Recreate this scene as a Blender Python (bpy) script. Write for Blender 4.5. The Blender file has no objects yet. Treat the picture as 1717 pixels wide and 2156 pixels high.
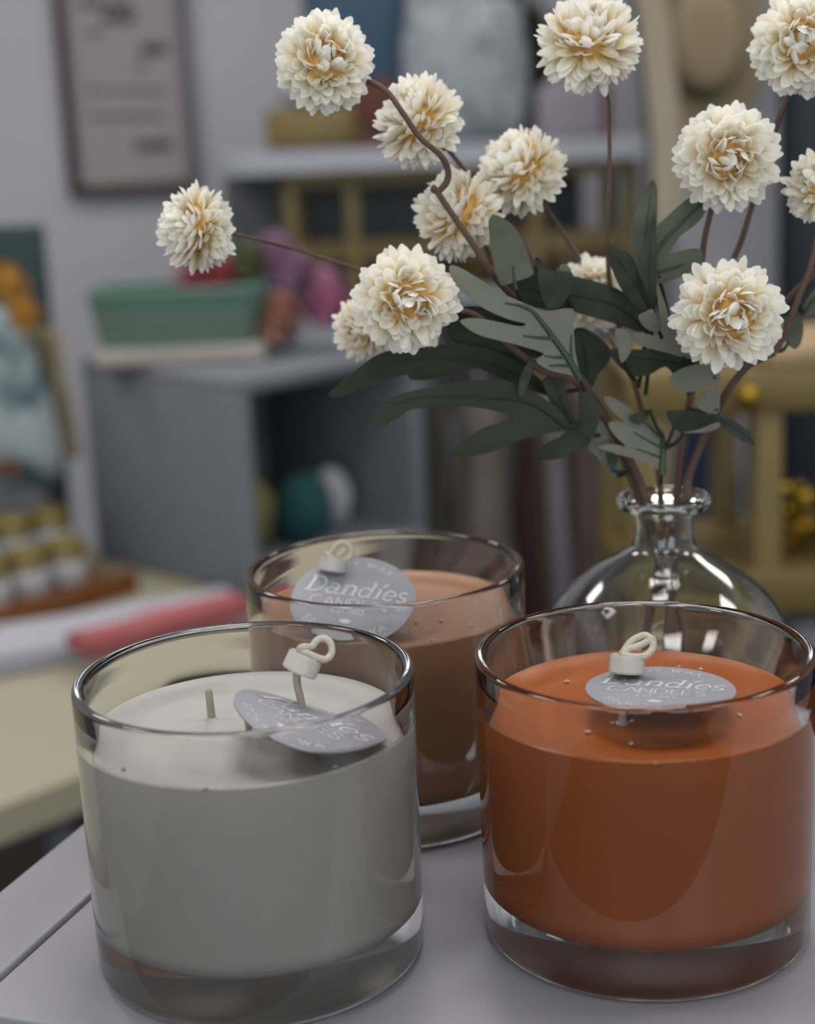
import bpy, bmesh, math, random
from mathutils import Vector, Matrix, noise
from mathutils.geometry import delaunay_2d_cdt

rnd = random.Random(7)
S = bpy.context.scene
COL = S.collection
R_ = math.radians

# ------------------------------------------------------------------ camera
W, H = 1717.0, 2156.0
FPX = 3460.16
CAM = Vector((0, 0, 0.24769))
PITCH, ROLL = 0.240393, -0.0447356
FW = Vector((0, math.cos(PITCH), -math.sin(PITCH)))
_rt = Vector((1, 0, 0)); _up = _rt.cross(FW)
RT = _rt * math.cos(ROLL) + _up * math.sin(ROLL)
UP = -_rt * math.sin(ROLL) + _up * math.cos(ROLL)
cd = bpy.data.cameras.new('camera'); cam = bpy.data.objects.new('camera', cd); COL.objects.link(cam)
m = Matrix.Identity(4)
for i in range(3):
    m[i][0] = RT[i]; m[i][1] = UP[i]; m[i][2] = -FW[i]; m[i][3] = CAM[i]
cam.matrix_world = m
cd.sensor_fit = 'HORIZONTAL'; cd.sensor_width = 36.0; cd.lens = FPX * 36.0 / W
cd.clip_start = 0.02; cd.clip_end = 60
cd.dof.use_dof = True; cd.dof.focus_distance = 0.505; cd.dof.aperture_fstop = 9.3
S.camera = cam

def ray(px, py):
    return FW + RT * ((px - W / 2) / FPX) - UP * ((py - H / 2) / FPX)
def at(px, py, Y):
    d = ray(px, py); return CAM + d * (Y / d.y)
def atz(px, py, z):
    d = ray(px, py); return CAM + d * ((z - CAM.z) / d.z)

# ------------------------------------------------------------------ light
wd = bpy.data.worlds.new('World'); S.world = wd; wd.use_nodes = True
wd.node_tree.nodes['Background'].inputs[0].default_value = (0.86, 0.93, 1.0, 1)
wd.node_tree.nodes['Background'].inputs[1].default_value = 2.45
PANEL_STRENGTH = 9.0
S.view_settings.view_transform = 'Standard'
S.view_settings.look = 'None'
S.view_settings.gamma = 1.0
S.view_settings.use_curve_mapping = False
S.view_settings.exposure = 0.46
cy = S.cycles
cy.max_bounces = 11; cy.transmission_bounces = 10; cy.glossy_bounces = 4; cy.diffuse_bounces = 2
cy.use_adaptive_sampling = True; cy.adaptive_threshold = 0.08
cy.transparent_max_bounces = 8
cy.sample_clamp_indirect = 6.0
cy.blur_glossy = 0.6

# ------------------------------------------------------------------ helpers
def lin(c):
    def f(v):
        v /= 255.0
        return v / 12.92 if v <= 0.04045 else ((v + 0.055) / 1.055) ** 2.4
    return (f(c[0]), f(c[1]), f(c[2]), 1)

def nodes(name):
    mt = bpy.data.materials.new(name); mt.use_nodes = True
    nt = mt.node_tree
    return mt, nt, nt.nodes['Principled BSDF']

ALB = 0.62      # darkens the other material colours so the petals look more brightly lit
def sc_(c): return tuple(v * ALB if i < 3 else v for i, v in enumerate(lin(c)))
def mat(name, c, rough=0.6, metal=0.0, c2=None, scale=40.0, amt=1.0, bump=0.0, bscale=None, coat=0.0, sss=0.0, spec=0.5, detail=3.0, sharp=None):
    mt, nt, b = nodes(name)
    b.inputs['Roughness'].default_value = rough
    b.inputs['Metallic'].default_value = metal
    b.inputs['Specular IOR Level'].default_value = spec
    if coat: b.inputs['Coat Weight'].default_value = coat
    if sss:
        b.inputs['Subsurface Weight'].default_value = sss
        b.inputs['Subsurface Radius'].default_value = (1, 0.8, 0.6)
        b.inputs['Subsurface Scale'].default_value = 0.004
    tc = nt.nodes.new('ShaderNodeTexCoord')
    nz = nt.nodes.new('ShaderNodeTexNoise'); nz.inputs['Scale'].default_value = scale; nz.inputs['Detail'].default_value = detail
    nt.links.new(tc.outputs['Object'], nz.inputs['Vector'])
    if c2 is None:
        c2 = tuple(min(255, v * 0.93) for v in c)
    mx = nt.nodes.new('ShaderNodeMix'); mx.data_type = 'RGBA'
    mx.inputs['A'].default_value = sc_(c); mx.inputs['B'].default_value = sc_(c2)
    src = nz.outputs['Fac']
    if sharp:
        rp = nt.nodes.new('ShaderNodeMapRange'); rp.inputs['From Min'].default_value = sharp[0]; rp.inputs['From Max'].default_value = sharp[1]
        nt.links.new(src, rp.inputs['Value']); src = rp.outputs['Result']
    nt.links.new(src, mx.inputs['Factor'])
    nt.links.new(mx.outputs['Result'], b.inputs['Base Color'])
    if bump:
        bp = nt.nodes.new('ShaderNodeBump'); bp.inputs['Strength'].default_value = bump; bp.inputs['Distance'].default_value = 0.001
        if bscale:
            n2 = nt.nodes.new('ShaderNodeTexNoise'); n2.inputs['Scale'].default_value = bscale
            nt.links.new(tc.outputs['Object'], n2.inputs['Vector']); nt.links.new(n2.outputs['Fac'], bp.inputs['Height'])
        else:
            nt.links.new(nz.outputs['Fac'], bp.inputs['Height'])
        nt.links.new(bp.outputs['Normal'], b.inputs['Normal'])
    return mt

def glass(name, c, rough=0.0, ior=1.5):
    mt, nt, b = nodes(name)
    b.inputs['Base Color'].default_value = (*c, 1)
    b.inputs['Roughness'].default_value = rough
    b.inputs['Transmission Weight'].default_value = 1.0
    b.inputs['IOR'].default_value = ior
    return mt

def emit(name, c, s):
    mt, nt, b = nodes(name)
    b.inputs['Base Color'].default_value = (*c, 1)
    b.inputs['Emission Color'].default_value = (*c, 1)
    b.inputs['Emission Strength'].default_value = s
    return mt

class MB:
    def __init__(s): s.v = []; s.f = []; s.mi = []
    def add(s, vs, fs, mi=0):
        o = len(s.v); s.v += [Vector(p) for p in vs]
        for f in fs: s.f.append([i + o for i in f]); s.mi.append(mi)
        return s
    def box(s, c, size, rot=None, bev=0.0, mi=0):
        bm = bmesh.new(); bmesh.ops.create_cube(bm, size=1)
        for v in bm.verts: v.co = Vector((v.co.x * size[0], v.co.y * size[1], v.co.z * size[2]))
        if bev: bmesh.ops.bevel(bm, geom=list(bm.edges) + list(bm.verts), offset=bev, segments=3, affect='EDGES', profile=0.5)
        s.bm(bm, Matrix.Translation(c) @ (rot.to_4x4() if rot else Matrix.Identity(4)), mi); return s
    def bm(s, bm, M=None, mi=0):
        bm.verts.index_update()
        s.add([(M @ v.co if M else v.co.copy()) for v in bm.verts], [[v.index for v in f.verts] for f in bm.faces], mi); bm.free(); return s
    def lathe(s, prof, n=64, M=None, mi=0, close=True):
        # prof of (r,z); r=0 ends are poles
        vs = []; rows = []
        for r, z in prof:
            if r < 1e-9:
                rows.append([len(vs)]); vs.append(Vector((0, 0, z)))
            else:
                rows.append(list(range(len(vs), len(vs) + n)))
                for k in range(n):
                    a = 2 * math.pi * k / n; vs.append(Vector((r * math.cos(a), r * math.sin(a), z)))
        fs = []
        pairs = list(zip(rows[:-1], rows[1:]))
        for A, B in pairs:
            for k in range(n):
                k2 = (k + 1) % n
                if len(A) == 1 and len(B) == 1: continue
                if len(A) == 1: fs.append([A[0], B[k2], B[k]])
                elif len(B) == 1: fs.append([A[k], A[k2], B[0]])
                else: fs.append([A[k], A[k2], B[k2], B[k]])
        if M: vs = [M @ v for v in vs]
        return s.add(vs, fs, mi)
    def tube(s, pts, r, n=8, mi=0, caps=True, closed=False):
        pts = [Vector(p) for p in pts]
        N = len(pts); rs = r if isinstance(r, (list, tuple)) else [r] * N
        vs = []; fs = []; ref = None
        for i, p in enumerate(pts):
            a = pts[i - 1] if i > 0 else (pts[-1] if closed else p); b = pts[(i + 1) % N] if (i < N - 1 or closed) else p
            t = (b - a).normalized()
            if ref is None: ref = Vector((0, 0, 1)) if abs(t.z) < 0.9 else Vector((1, 0, 0))
            x = (ref - t * ref.dot(t)).normalized(); ref = x; y = t.cross(x)
            for k in range(n):
                q = 2 * math.pi * k / n; vs.append(p + (x * math.cos(q) + y * math.sin(q)) * rs[i])
        for i in range(N if closed else N - 1):
            for k in range(n):
                a = i * n; b = ((i + 1) % N) * n; k2 = (k + 1) % n
                fs.append([a + k, a + k2, b + k2, b + k])
        if caps and not closed:
            fs.append(list(range(n))[::-1]); fs.append([(N - 1) * n + k for k in range(n)])
        return s.add(vs, fs, mi)
    def blob(s, c, rad, amp=0.2, freq=2.0, sub=3, seed=0.0, M=None, mi=0):
        bm = bmesh.new(); bmesh.ops.create_icosphere(bm, subdivisions=sub, radius=1)
        for v in bm.verts:
            d = 1 + amp * noise.noise(v.co * freq + Vector((seed, seed * 1.7, 3)))
            v.co = Vector((v.co.x * rad[0] * d, v.co.y * rad[1] * d, v.co.z * rad[2] * d))
        return s.bm(bm, Matrix.Translation(c) @ (M if M else Matrix.Identity(4)), mi)
    def build(s, name, mats, parent=None, smooth=True, root=None, autos=True, origin=None):
        me = bpy.data.meshes.new(name)
        o0 = Vector(origin) if origin is not None else Vector((0, 0, 0))
        if root is not None: o0 = root.location
        me.from_pydata([v - o0 for v in s.v], [], s.f)
        if not isinstance(mats, (list, tuple)): mats = [mats]
        for mm in mats: me.materials.append(mm)
        for p, k in zip(me.polygons, s.mi): p.material_index = k
        if smooth:
            for p in me.polygons: p.use_smooth = True
        me.update()
        if smooth and autos:
            try: me.set_sharp_from_angle(angle=R_(42))
            except Exception: pass
        ob = bpy.data.objects.new(name, me); COL.objects.link(ob)
        if parent is not None: ob.parent = parent
        elif origin is not None: ob.location = o0
        return ob

def tag(o, label=None, cat=None, group=None, kind=None):
    if label: o['label'] = label
    if cat: o['category'] = cat
    if group: o['group'] = group
    if kind: o['kind'] = kind
    return o
def thing(name, loc, label, cat, group=None):
    o = bpy.data.objects.new(name, None); COL.objects.link(o); o.location = loc; o.empty_display_size = 0.02
    return tag(o, label, cat, group)
def catmull(pts, sub=6, closed=False):
    pts = [Vector(p) for p in pts]; n = len(pts); out = []
    rng = range(n) if closed else range(n - 1)
    for i in rng:
        p0 = pts[(i - 1) % n] if (closed or i > 0) else pts[0]; p1 = pts[i]; p2 = pts[(i + 1) % n]
        p3 = pts[(i + 2) % n] if (closed or i < n - 2) else pts[-1]
        for k in range(sub):
            t = k / sub
            out.append(0.5 * ((2 * p1) + (p2 - p0) * t + (2 * p0 - 5 * p1 + 4 * p2 - p3) * t * t + (-p0 + 3 * p1 - 3 * p2 + p3) * t ** 3))
    if not closed: out.append(pts[-1])
    return out
RZ = lambda a: Matrix.Rotation(a, 3, 'Z')

# ------------------------------------------------------------------ materials
M_wall = mat('wall_paint', (226, 227, 233), 0.9, c2=(218, 218, 225), scale=3)
M_ceil = mat('ceiling_paint', (215, 215, 215), 0.9, scale=4)
M_floor = mat('floor_wood', (44, 24, 17), 0.55, c2=(30, 15, 10), scale=9)
M_panel = emit('panel_light', (1.0, 0.965, 0.92), PANEL_STRENGTH)
M_tin = mat('fixture_metal', (215, 215, 215), 0.4)
M_table = mat('white_laminate', (170, 170, 177), 0.38, c2=(164, 164, 172), scale=6, spec=0.35)
M_jar = glass('jar_glass', (0.978, 0.98, 0.978))
M_vase = glass('vase_glass', (0.94, 0.982, 0.975))
M_waxw = mat('wax_white', (206, 205, 200), 0.42, c2=(201, 199, 194), scale=60, bump=0.04)
M_waxo = mat('wax_orange', (186, 98, 26), 0.42, c2=(178, 91, 22), scale=45, bump=0.04)
M_waxt = mat('wax_tan', (184, 137, 103), 0.42, c2=(176, 129, 95), scale=45, bump=0.04)
M_wick = mat('wick_cotton', (232, 224, 208), 0.8, c2=(214, 202, 182), scale=900, bump=0.5)
M_wickt = mat('wick_waxed', (198, 190, 172), 0.6, c2=(176, 164, 144), scale=700)
M_bead = mat('bead_wax', (228, 224, 214), 0.45, scale=300, bump=0.1)
M_tag = mat('tag_card', (178, 179, 190), 0.45, c2=(173, 174, 185), scale=30)
M_tagb = mat('tag_card_edge', (120, 120, 126), 0.7)
M_ink = mat('tag_print', (250, 251, 255), 0.5, c2=(243, 244, 252), scale=200)
M_crumb = mat('wax_crumb', (225, 190, 160), 0.6)
M_stem = mat('stem_brown', (122, 96, 82), 0.75, c2=(92, 70, 58), scale=220, bump=0.4)
M_ltop = mat('leaf_top', (54, 68, 44), 0.66, c2=(40, 53, 37), scale=55, bump=0.15, bscale=900)
M_ltop2 = mat('leaf_top_blue', (58, 72, 56), 0.66, c2=(43, 56, 46), scale=55, bump=0.15, bscale=900)
M_lbot = mat('leaf_underside', (138, 140, 124), 0.75, c2=(122, 126, 110), scale=60, bump=0.15, bscale=900)
M_lbot2 = mat('leaf_underside_green', (106, 114, 92), 0.75, c2=(92, 100, 80), scale=60, bump=0.15, bscale=900)
M_vein = mat('leaf_vein', (58, 86, 52), 0.6, c2=(48, 72, 44), scale=120)
M_veind = mat('leaf_vein_dark', (40, 56, 38), 0.65, c2=(34, 47, 33), scale=120)
M_calyx = mat('calyx', (96, 92, 62), 0.7, c2=(72, 66, 44), scale=150)

def petal_material():
    mt, nt, b = nodes('petal_silk')
    at_ = nt.nodes.new('ShaderNodeAttribute'); at_.attribute_name = 't'
    cr = nt.nodes.new('ShaderNodeValToRGB')
    e = cr.color_ramp.elements
    e[0].position = 0.28; e[0].color = lin((246, 190, 104))
    e[1].position = 1.0; e[1].color = lin((255, 254, 251))
    for p, c in ((0.46, (253, 222, 146)), (0.60, (255, 240, 196)), (0.78, (255, 251, 236))):
        x = e.new(p); x.color = lin(c)
    nt.links.new(at_.outputs['Fac'], cr.inputs['Fac'])
    oi = nt.nodes.new('ShaderNodeObjectInfo')
    hv = nt.nodes.new('ShaderNodeHueSaturation')
    mr = nt.nodes.new('ShaderNodeMapRange'); mr.inputs['To Min'].default_value = 0.8; mr.inputs['To Max'].default_value = 1.15
    nt.links.new(oi.outputs['Random'], mr.inputs['Value']); nt.links.new(mr.outputs['Result'], hv.inputs['Saturation'])
    nt.links.new(cr.outputs['Color'], hv.inputs['Color']); nt.links.new(hv.outputs['Color'], b.inputs['Base Color'])
    b.inputs['Roughness'].default_value = 0.7
    b.inputs['Specular IOR Level'].default_value = 0.25
    # thin silk lets light through
    tr = nt.nodes.new('ShaderNodeBsdfTranslucent'); nt.links.new(hv.outputs['Color'], tr.inputs['Color'])
    mx = nt.nodes.new('ShaderNodeMixShader'); mx.inputs[0].default_value = 0.45
    out = nt.nodes['Material Output']
    nt.links.new(b.outputs[0], mx.inputs[1]); nt.links.new(tr.outputs[0], mx.inputs[2]); nt.links.new(mx.outputs[0], out.inputs[0])
    return mt
M_petal = petal_material()
M_core = mat('flower_core', (255, 216, 132), 0.8, c2=(255, 178, 84), scale=300)

# ------------------------------------------------------------------ the room
FLOOR, CEIL = -1.1, 1.75
XL, XR, YF, YB = -2.3, 2.6, -2.6, 3.75
def struct(name, mb, m_, parent=None, smooth=False):
    o = mb.build(name, m_, parent, smooth=smooth)
    if parent is None: o['kind'] = 'structure'
    return o
T = 0.1
struct('floor', MB().box(((XL + XR) / 2, (YF + YB) / 2, FLOOR - T / 2), (XR - XL + 2 * T, YB - YF + 2 * T, T)), M_floor)
struct('ceiling', MB().box(((XL + XR) / 2, (YF + YB) / 2, CEIL + T / 2), (XR - XL + 2 * T, YB - YF + 2 * T, T)), M_ceil)
hc = (FLOOR + CEIL) / 2; hh = CEIL - FLOOR
struct('wall_back', MB().box(((XL + XR) / 2, YB + T / 2, hc), (XR - XL + 2 * T, T, hh)), M_wall)
struct('wall_left', MB().box((XL - T / 2, (YF + YB) / 2, hc), (T, YB - YF, hh)), M_wall)
struct('wall_right', MB().box((XR + T / 2, (YF + YB) / 2, hc), (T, YB - YF, hh)), M_wall)
# shop front behind the camera: wall with two wide window openings
wf = MB()
z0, z1 = FLOOR + 0.75, CEIL - 0.35
wf.box(((XL + XR) / 2, YF - T / 2, (FLOOR + z0) / 2), (XR - XL + 2 * T, T, z0 - FLOOR))
wf.box(((XL + XR) / 2, YF - T / 2, (z1 + CEIL) / 2), (XR - XL + 2 * T, T, CEIL - z1))
wins = [(-1.9, -0.1), (0.4, 2.2)]
edges = [XL - T, -1.9, -0.1, 0.4, 2.2, XR + T]
for a, b in ((edges[0], edges[1]), (edges[2], edges[3]), (edges[4], edges[5])):
    wf.box(((a + b) / 2, YF - T / 2, (z0 + z1) / 2), (b - a, T, z1 - z0))
struct('wall_front', wf, M_wall)
M_pane = glass('window_pane', (1, 1, 1), ior=1.02)
for i, (a, b) in enumerate(wins):
    w_ = MB()
    for x in (a + 0.025, (a + b) / 2, b - 0.025): w_.box((x, YF - T / 2, (z0 + z1) / 2), (0.05, 0.06, z1 - z0))
    for z in (z0 + 0.025, z1 - 0.025, z0 + 0.9): w_.box(((a + b) / 2, YF - T / 2, z), (b - a, 0.06, 0.05))
    o = struct('window_%d' % (i + 1), w_, M_tin)
# ceiling light panels
k = 0
for gy, yy in enumerate((-1.2, 0.75, 2.3)):
    for gx, xx in enumerate((-1.45, 0.15, 1.75)):
        lab = 'square ceiling light panel, %s row, %s' % (('nearest the shop window', 'middle', 'nearest the back wall')[gy], ('left of three', 'middle of three', 'right of three')[gx])
        t = thing('ceiling_light', (xx, yy, CEIL), lab, 'ceiling light', 'ceiling light panels')
        fr = MB()
        for s_ in (-1, 1):
            fr.box((xx + s_ * 0.31, yy, CEIL - 0.02), (0.02, 0.64, 0.04)); fr.box((xx, yy + s_ * 0.31, CEIL - 0.02), (0.6, 0.02, 0.04))
        fr.build('frame', M_tin, t, smooth=False, root=t)
        MB().add([(xx - .3, yy - .3, CEIL - .02), (xx - .3, yy + .3, CEIL - .02), (xx + .3, yy + .3, CEIL - .02), (xx + .3, yy - .3, CEIL - .02)], [[0, 1, 2, 3]]).build('diffuser', M_panel, t, smooth=False, root=t)

# ------------------------------------------------------------------ white display stand
A_L = R_(70.2)
U = Vector((math.cos(A_L), math.sin(A_L), 0)); V = Vector((math.sin(A_L), -math.cos(A_L), 0))
C0 = Vector((-0.1633, 0.4396, 0))
rot = Matrix((V, U, Vector((0, 0, 1)))).transposed()      # local x along the front edge, y along the left edge
TW, TD, TH = 0.47, 0.27, 0.03
def tp(x, y, z): return C0 + V * x + U * y + Vector((0, 0, z))
stand = thing('display_stand', tp(TW / 2, TD / 2, FLOOR), 'white laminate display stand under the candles and vase', 'display stand')
MB().box(tp(0.031 + (TW - 0.031) / 2, TD / 2, -TH / 2), (TW - 0.031, TD, TH), rot, 0.0012).build('top_panel', M_table, stand, root=stand)
MB().box(tp(0.0152, TD / 2, (0.0014 - TH) / 2), (0.0306, TD, TH + 0.0014), rot, 0.0010).build('edge_board', M_table, stand, root=stand)
MB().box(tp(TW / 2, 0.012, (FLOOR - TH) / 2), (TW - 0.01, 0.018, -FLOOR - TH), rot, 0.001).build('front_board', M_table, stand, root=stand)
MB().box(tp(TW / 2, TD - 0.012, (FLOOR - TH) / 2), (TW - 0.01, 0.018, -FLOOR - TH), rot, 0.001).build('back_board', M_table, stand, root=stand)
for x in (0.012, TW - 0.012):
    MB().box(tp(x, TD / 2, (FLOOR - TH) / 2), (0.018, TD - 0.044, -FLOOR - TH), rot, 0.001).build('side_board', M_table, stand, root=stand)

# ------------------------------------------------------------------ lettering
def arc(cx, cy_, rx, ry, a0, a1, n=14):
    return [(cx + rx * math.cos(R_(a0 + (a1 - a0) * i / n)), cy_ + ry * math.sin(R_(a0 + (a1 - a0) * i / n))) for i in range(n + 1)]
SLAB = {
 'D': ([([(.24, 0), (.24, 1.5)], .2), ([(0, 1.48), (.55, 1.48)] + arc(.55, .75, .62, .73, 90, -90) + [(0, .02)], .12), ([(1.17, .95), (1.17, .55)], .2)], 1.42),
 'a': ([(arc(.36, .31, .32, .29, 0, 360), .12), ([(.72, .02), (.72, .7)], .17), (arc(.42, .68, .30, .28, 0, 155), .12), ([(.66, .03), (.98, .03)], .1)], 1.08),
 'n': ([([(.2, 0), (.2, 1)], .17), ([(0, .97), (.22, .97)], .1), ([(0, .03), (.42, .03)], .1), (arc(.54, .66, .31, .31, 180, 0) + [(.85, 0)], .15), ([(.65, .03), (1.08, .03)], .1)], 1.18),
 'd': ([(arc(.4, .48, .35, .46, 0, 360), .13), ([(.78, 0), (.78, 1.55)], .17), ([(.54, 1.52), (.8, 1.52)], .1), ([(.78, .03), (1.02, .03)], .1)], 1.12),
 'i': ([([(.22, 0), (.22, 1)], .17), ([(0, .97), (.24, .97)], .1), ([(0, .03), (.46, .03)], .1), ([(.26, 1.22), (.5, 1.58)], .14)], .58),
 'e': ([(arc(.42, .48, .37, .46, 0, 318, 20), .13), ([(.06, .5), (.8, .5)], .1)], .95),
 's': ([(arc(.36, .72, .26, .23, 30, 270, 12) + arc(.36, .24, .3, .23, 90, -150, 12), .13)], .8),
}
SANS = {
 'C': ([(arc(.5, .5, .46, .5, 45, 315, 18), 0)], 1.02),
 'A': ([([(0, 0), (.45, 1), (.9, 0)], 0), ([(.17, .35), (.73, .35)], 0)], 1.02),
 'N': ([([(0, 0), (0, 1), (.72, 0), (.72, 1)], 0)], .95),
 'D': ([([(0, 0), (0, 1), (.3, 1)] + arc(.3, .5, .48, .5, 90, -90, 12) + [(0, 0)], 0)], 1.0),
 'L': ([([(0, 1), (0, 0), (.5, 0)], 0)], .68),
 'E': ([([(.55, 1), (0, 1), (0, 0), (.55, 0)], 0), ([(0, .52), (.48, .52)], 0)], .76),
 'S': ([(arc(.32, .75, .27, .25, 25, 270, 12) + arc(.32, .25, .3, .25, 90, -155, 12), 0)], .82),
 'O': ([(arc(.5, .5, .48, .5, 0, 360, 22), 0)], 1.15),
 'Y': ([([(0, 1), (.4, .48), (.4, 0)], 0), ([(.8, 1), (.4, .48)], 0)], .92),
 'W': ([([(0, 1), (.3, 0), (.58, .95), (.86, 0), (1.16, 1)], 0)], 1.3),
 'X': ([([(0, 0), (.75, 1)], 0), ([(0, 1), (.75, 0)], 0)], .9),
 'P': ([([(0, 0), (0, 1), (.32, 1)] + arc(.32, .75, .24, .25, 90, -90, 8) + [(0, .5)], 0)], .75),
 'K': ([([(0, 0), (0, 1)], 0), ([(.62, 1), (0, .42)], 0), ([(.2, .6), (.66, 0)], 0)], .82),
 'T': ([([(0, 1), (.7, 1)], 0), ([(.35, 1), (.35, 0)], 0)], .85),
 '1': ([([(.05, .78), (.28, 1), (.28, 0)], 0)], .5),
 '9': ([(arc(.32, .7, .28, .3, 0, 360, 16), 0), ([(.6, .7), (.55, .3), (.3, 0)], 0)], .78),
 '3': ([(arc(.28, .75, .25, .25, 150, -90, 10) + arc(.28, .26, .28, .26, 90, -150, 10), 0)], .74),
 ',': ([([(.1, .08), (.02, -.16)], 0)], .3),
 ' ': ([], .5),
}
def text_width(txt, font): return sum(font[c][1] for c in txt)
def strokes(txt, font, size, wdef=0.1, shear=0.0):
    """list of (polyline, width) in text space, x from 0"""
    out = []; x = 0
    for c in txt:
        st, adv = font[c]
        for pl, w in st:
            out.append(([((p[0] + x + shear * p[1]) * size, p[1] * size) for p in pl], (w or wdef) * size, x * size, adv * size))
        x += adv
    return out, x * size
def ribbon(mb, pl, w, f):
    """flat ribbon along polyline in 2D; f maps (x,y) to 3D"""
    pts = [pl[0]]
    for a, b in zip(pl[:-1], pl[1:]):
        L = math.hypot(b[0] - a[0], b[1] - a[1]); n = max(1, int(L / 0.0008))
        for i in range(1, n + 1): pts.append((a[0] + (b[0] - a[0]) * i / n, a[1] + (b[1] - a[1]) * i / n))
    N = len(pts); vs = []
    for i in range(N):
        a = pts[max(0, i - 1)]; b = pts[min(N - 1, i + 1)]
        dx, dy = b[0] - a[0], b[1] - a[1]; L = math.hypot(dx, dy) or 1
        nx, ny = -dy / L * w / 2, dx / L * w / 2
        vs += [f(pts[i][0] + nx, pts[i][1] + ny), f(pts[i][0] - nx, pts[i][1] - ny)]
    mb.add(vs, [[2 * i, 2 * i + 1, 2 * i + 3, 2 * i + 2] for i in range(N - 1)])
TR = 0.0215
def tag_lettering(f):
    mb = MB(); R = TR
    def line(txt, font, size, y, wdef, shear=0.0, dx=0.0):
        st, wd_ = strokes(txt, font, size, wdef, shear)
        for pl, w, _, _ in st: ribbon(mb, [(p[0] - wd_ / 2 + dx, p[1] + y) for p in pl], w, f)
    def curved(txt, size, rad, mid, top, spacing=1.0):
        tot = sum(SANS[c][1] * size * spacing for c in txt); x = -tot / 2
        for c in txt:
            st, adv = SANS[c]; xm = x + adv * size * spacing / 2
            a = xm / rad
            for pl, w in st:
                q = []
                for p in pl:
                    lx = p[0] * size - adv * size * 0.45; ly = (p[1] - 0.5) * size
                    if top: ang = math.pi / 2 - a; ex = Vector((math.sin(ang), -math.cos(ang))); ey = Vector((math.cos(ang), math.sin(ang)))
                    else: ang = -math.pi / 2 + a; ex = Vector((-math.sin(ang), math.cos(ang))); ey = -Vector((math.cos(ang), math.sin(ang)))
                    c0 = Vector((math.cos(ang), math.sin(ang))) * rad
                    v = c0 + ex * lx + ey * ly; q.append((v.x, v.y))
                ribbon(mb, q, 0.11 * size, f)
            x += adv * size * spacing
    line('Dandies', SLAB, R * 0.235, R * 0.06, .12, shear=0.22)
    line('CANDLES', SANS, R * 0.215, -R * 0.24, .085, shear=0.0, dx=-R * .02)
    line('EST 1993', SANS, R * 0.09, -R * 0.40, .13)
    curved('SOY WAX', R * 0.13, R * 0.82, 0, True, 1.25)
    curved('SPOKANE, WA', R * 0.125, R * 0.82, 0, False, 1.25)
    # small leaf mark
    n = 12; up = [(R * 0.1 * math.cos(math.pi * i / n), R * 0.045 * math.sin(math.pi * i / n) ** 1.6 - R * .55) for i in range(n + 1)]
    lo = [(p[0], -R * 1.1 - p[1]) for p in up[1:-1]][::-1]
    mb.add([f(*p) for p in up + lo], [list(range(len(up + lo)))])
    return mb
def make_tag(cand, M, bend=None, hole=None):
    """M: 4x4 local->world; disc with thickness, print on top"""
    bend = bend or (lambda x, y: 0.0)
    P = lambda x, y, dz=0.0: M @ Vector((x, y, bend(x, y) + dz))
    rings, n = 9, 56
    vs = []; fs = []; mi = []
    th = 0.00035
    hx, hy, hr = hole if hole else (0, 0, 0)
    mb = MB()
    for layer in (0, 1):
        dz = 0 if layer == 0 else -th
        L = []
        for j in range(rings + 1):
            for k_ in range(n):
                a = 2 * math.pi * k_ / n; t = j / rings
                # blend from hole circle to outer circle
                x = (1 - t) * (hx + hr * math.cos(a)) + t * TR * math.cos(a)
                y = (1 - t) * (hy + hr * math.sin(a)) + t * TR * math.sin(a)
                L.append(P(x, y, dz))
        F = []
        for j in range(rings):
            for k_ in range(n):
                k2 = (k_ + 1) % n; q = [j * n + k_, (j + 1) * n + k_, (j + 1) * n + k2, j * n + k2]
                F.append(q if layer == 0 else q[::-1])
        mb.add(L, F, layer)
    off = (rings + 1) * n
    for j in (rings, 0):
        for k_ in range(n):
            k2 = (k_ + 1) % n
            q = [j * n + k_, off + j * n + k_, off + j * n + k2, j * n + k2]
            mb.f.append(q if j else q[::-1]); mb.mi.append(1)
    t = mb.build('tag', [M_tag, M_tagb], cand, root=cand)
    t['label'] = 'round grey card tag printed in white'
    l = tag_lettering(lambda x, y: P(x, y, 0.00012)).build('lettering', M_ink, t, root=cand, smooth=False)
    return t

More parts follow.
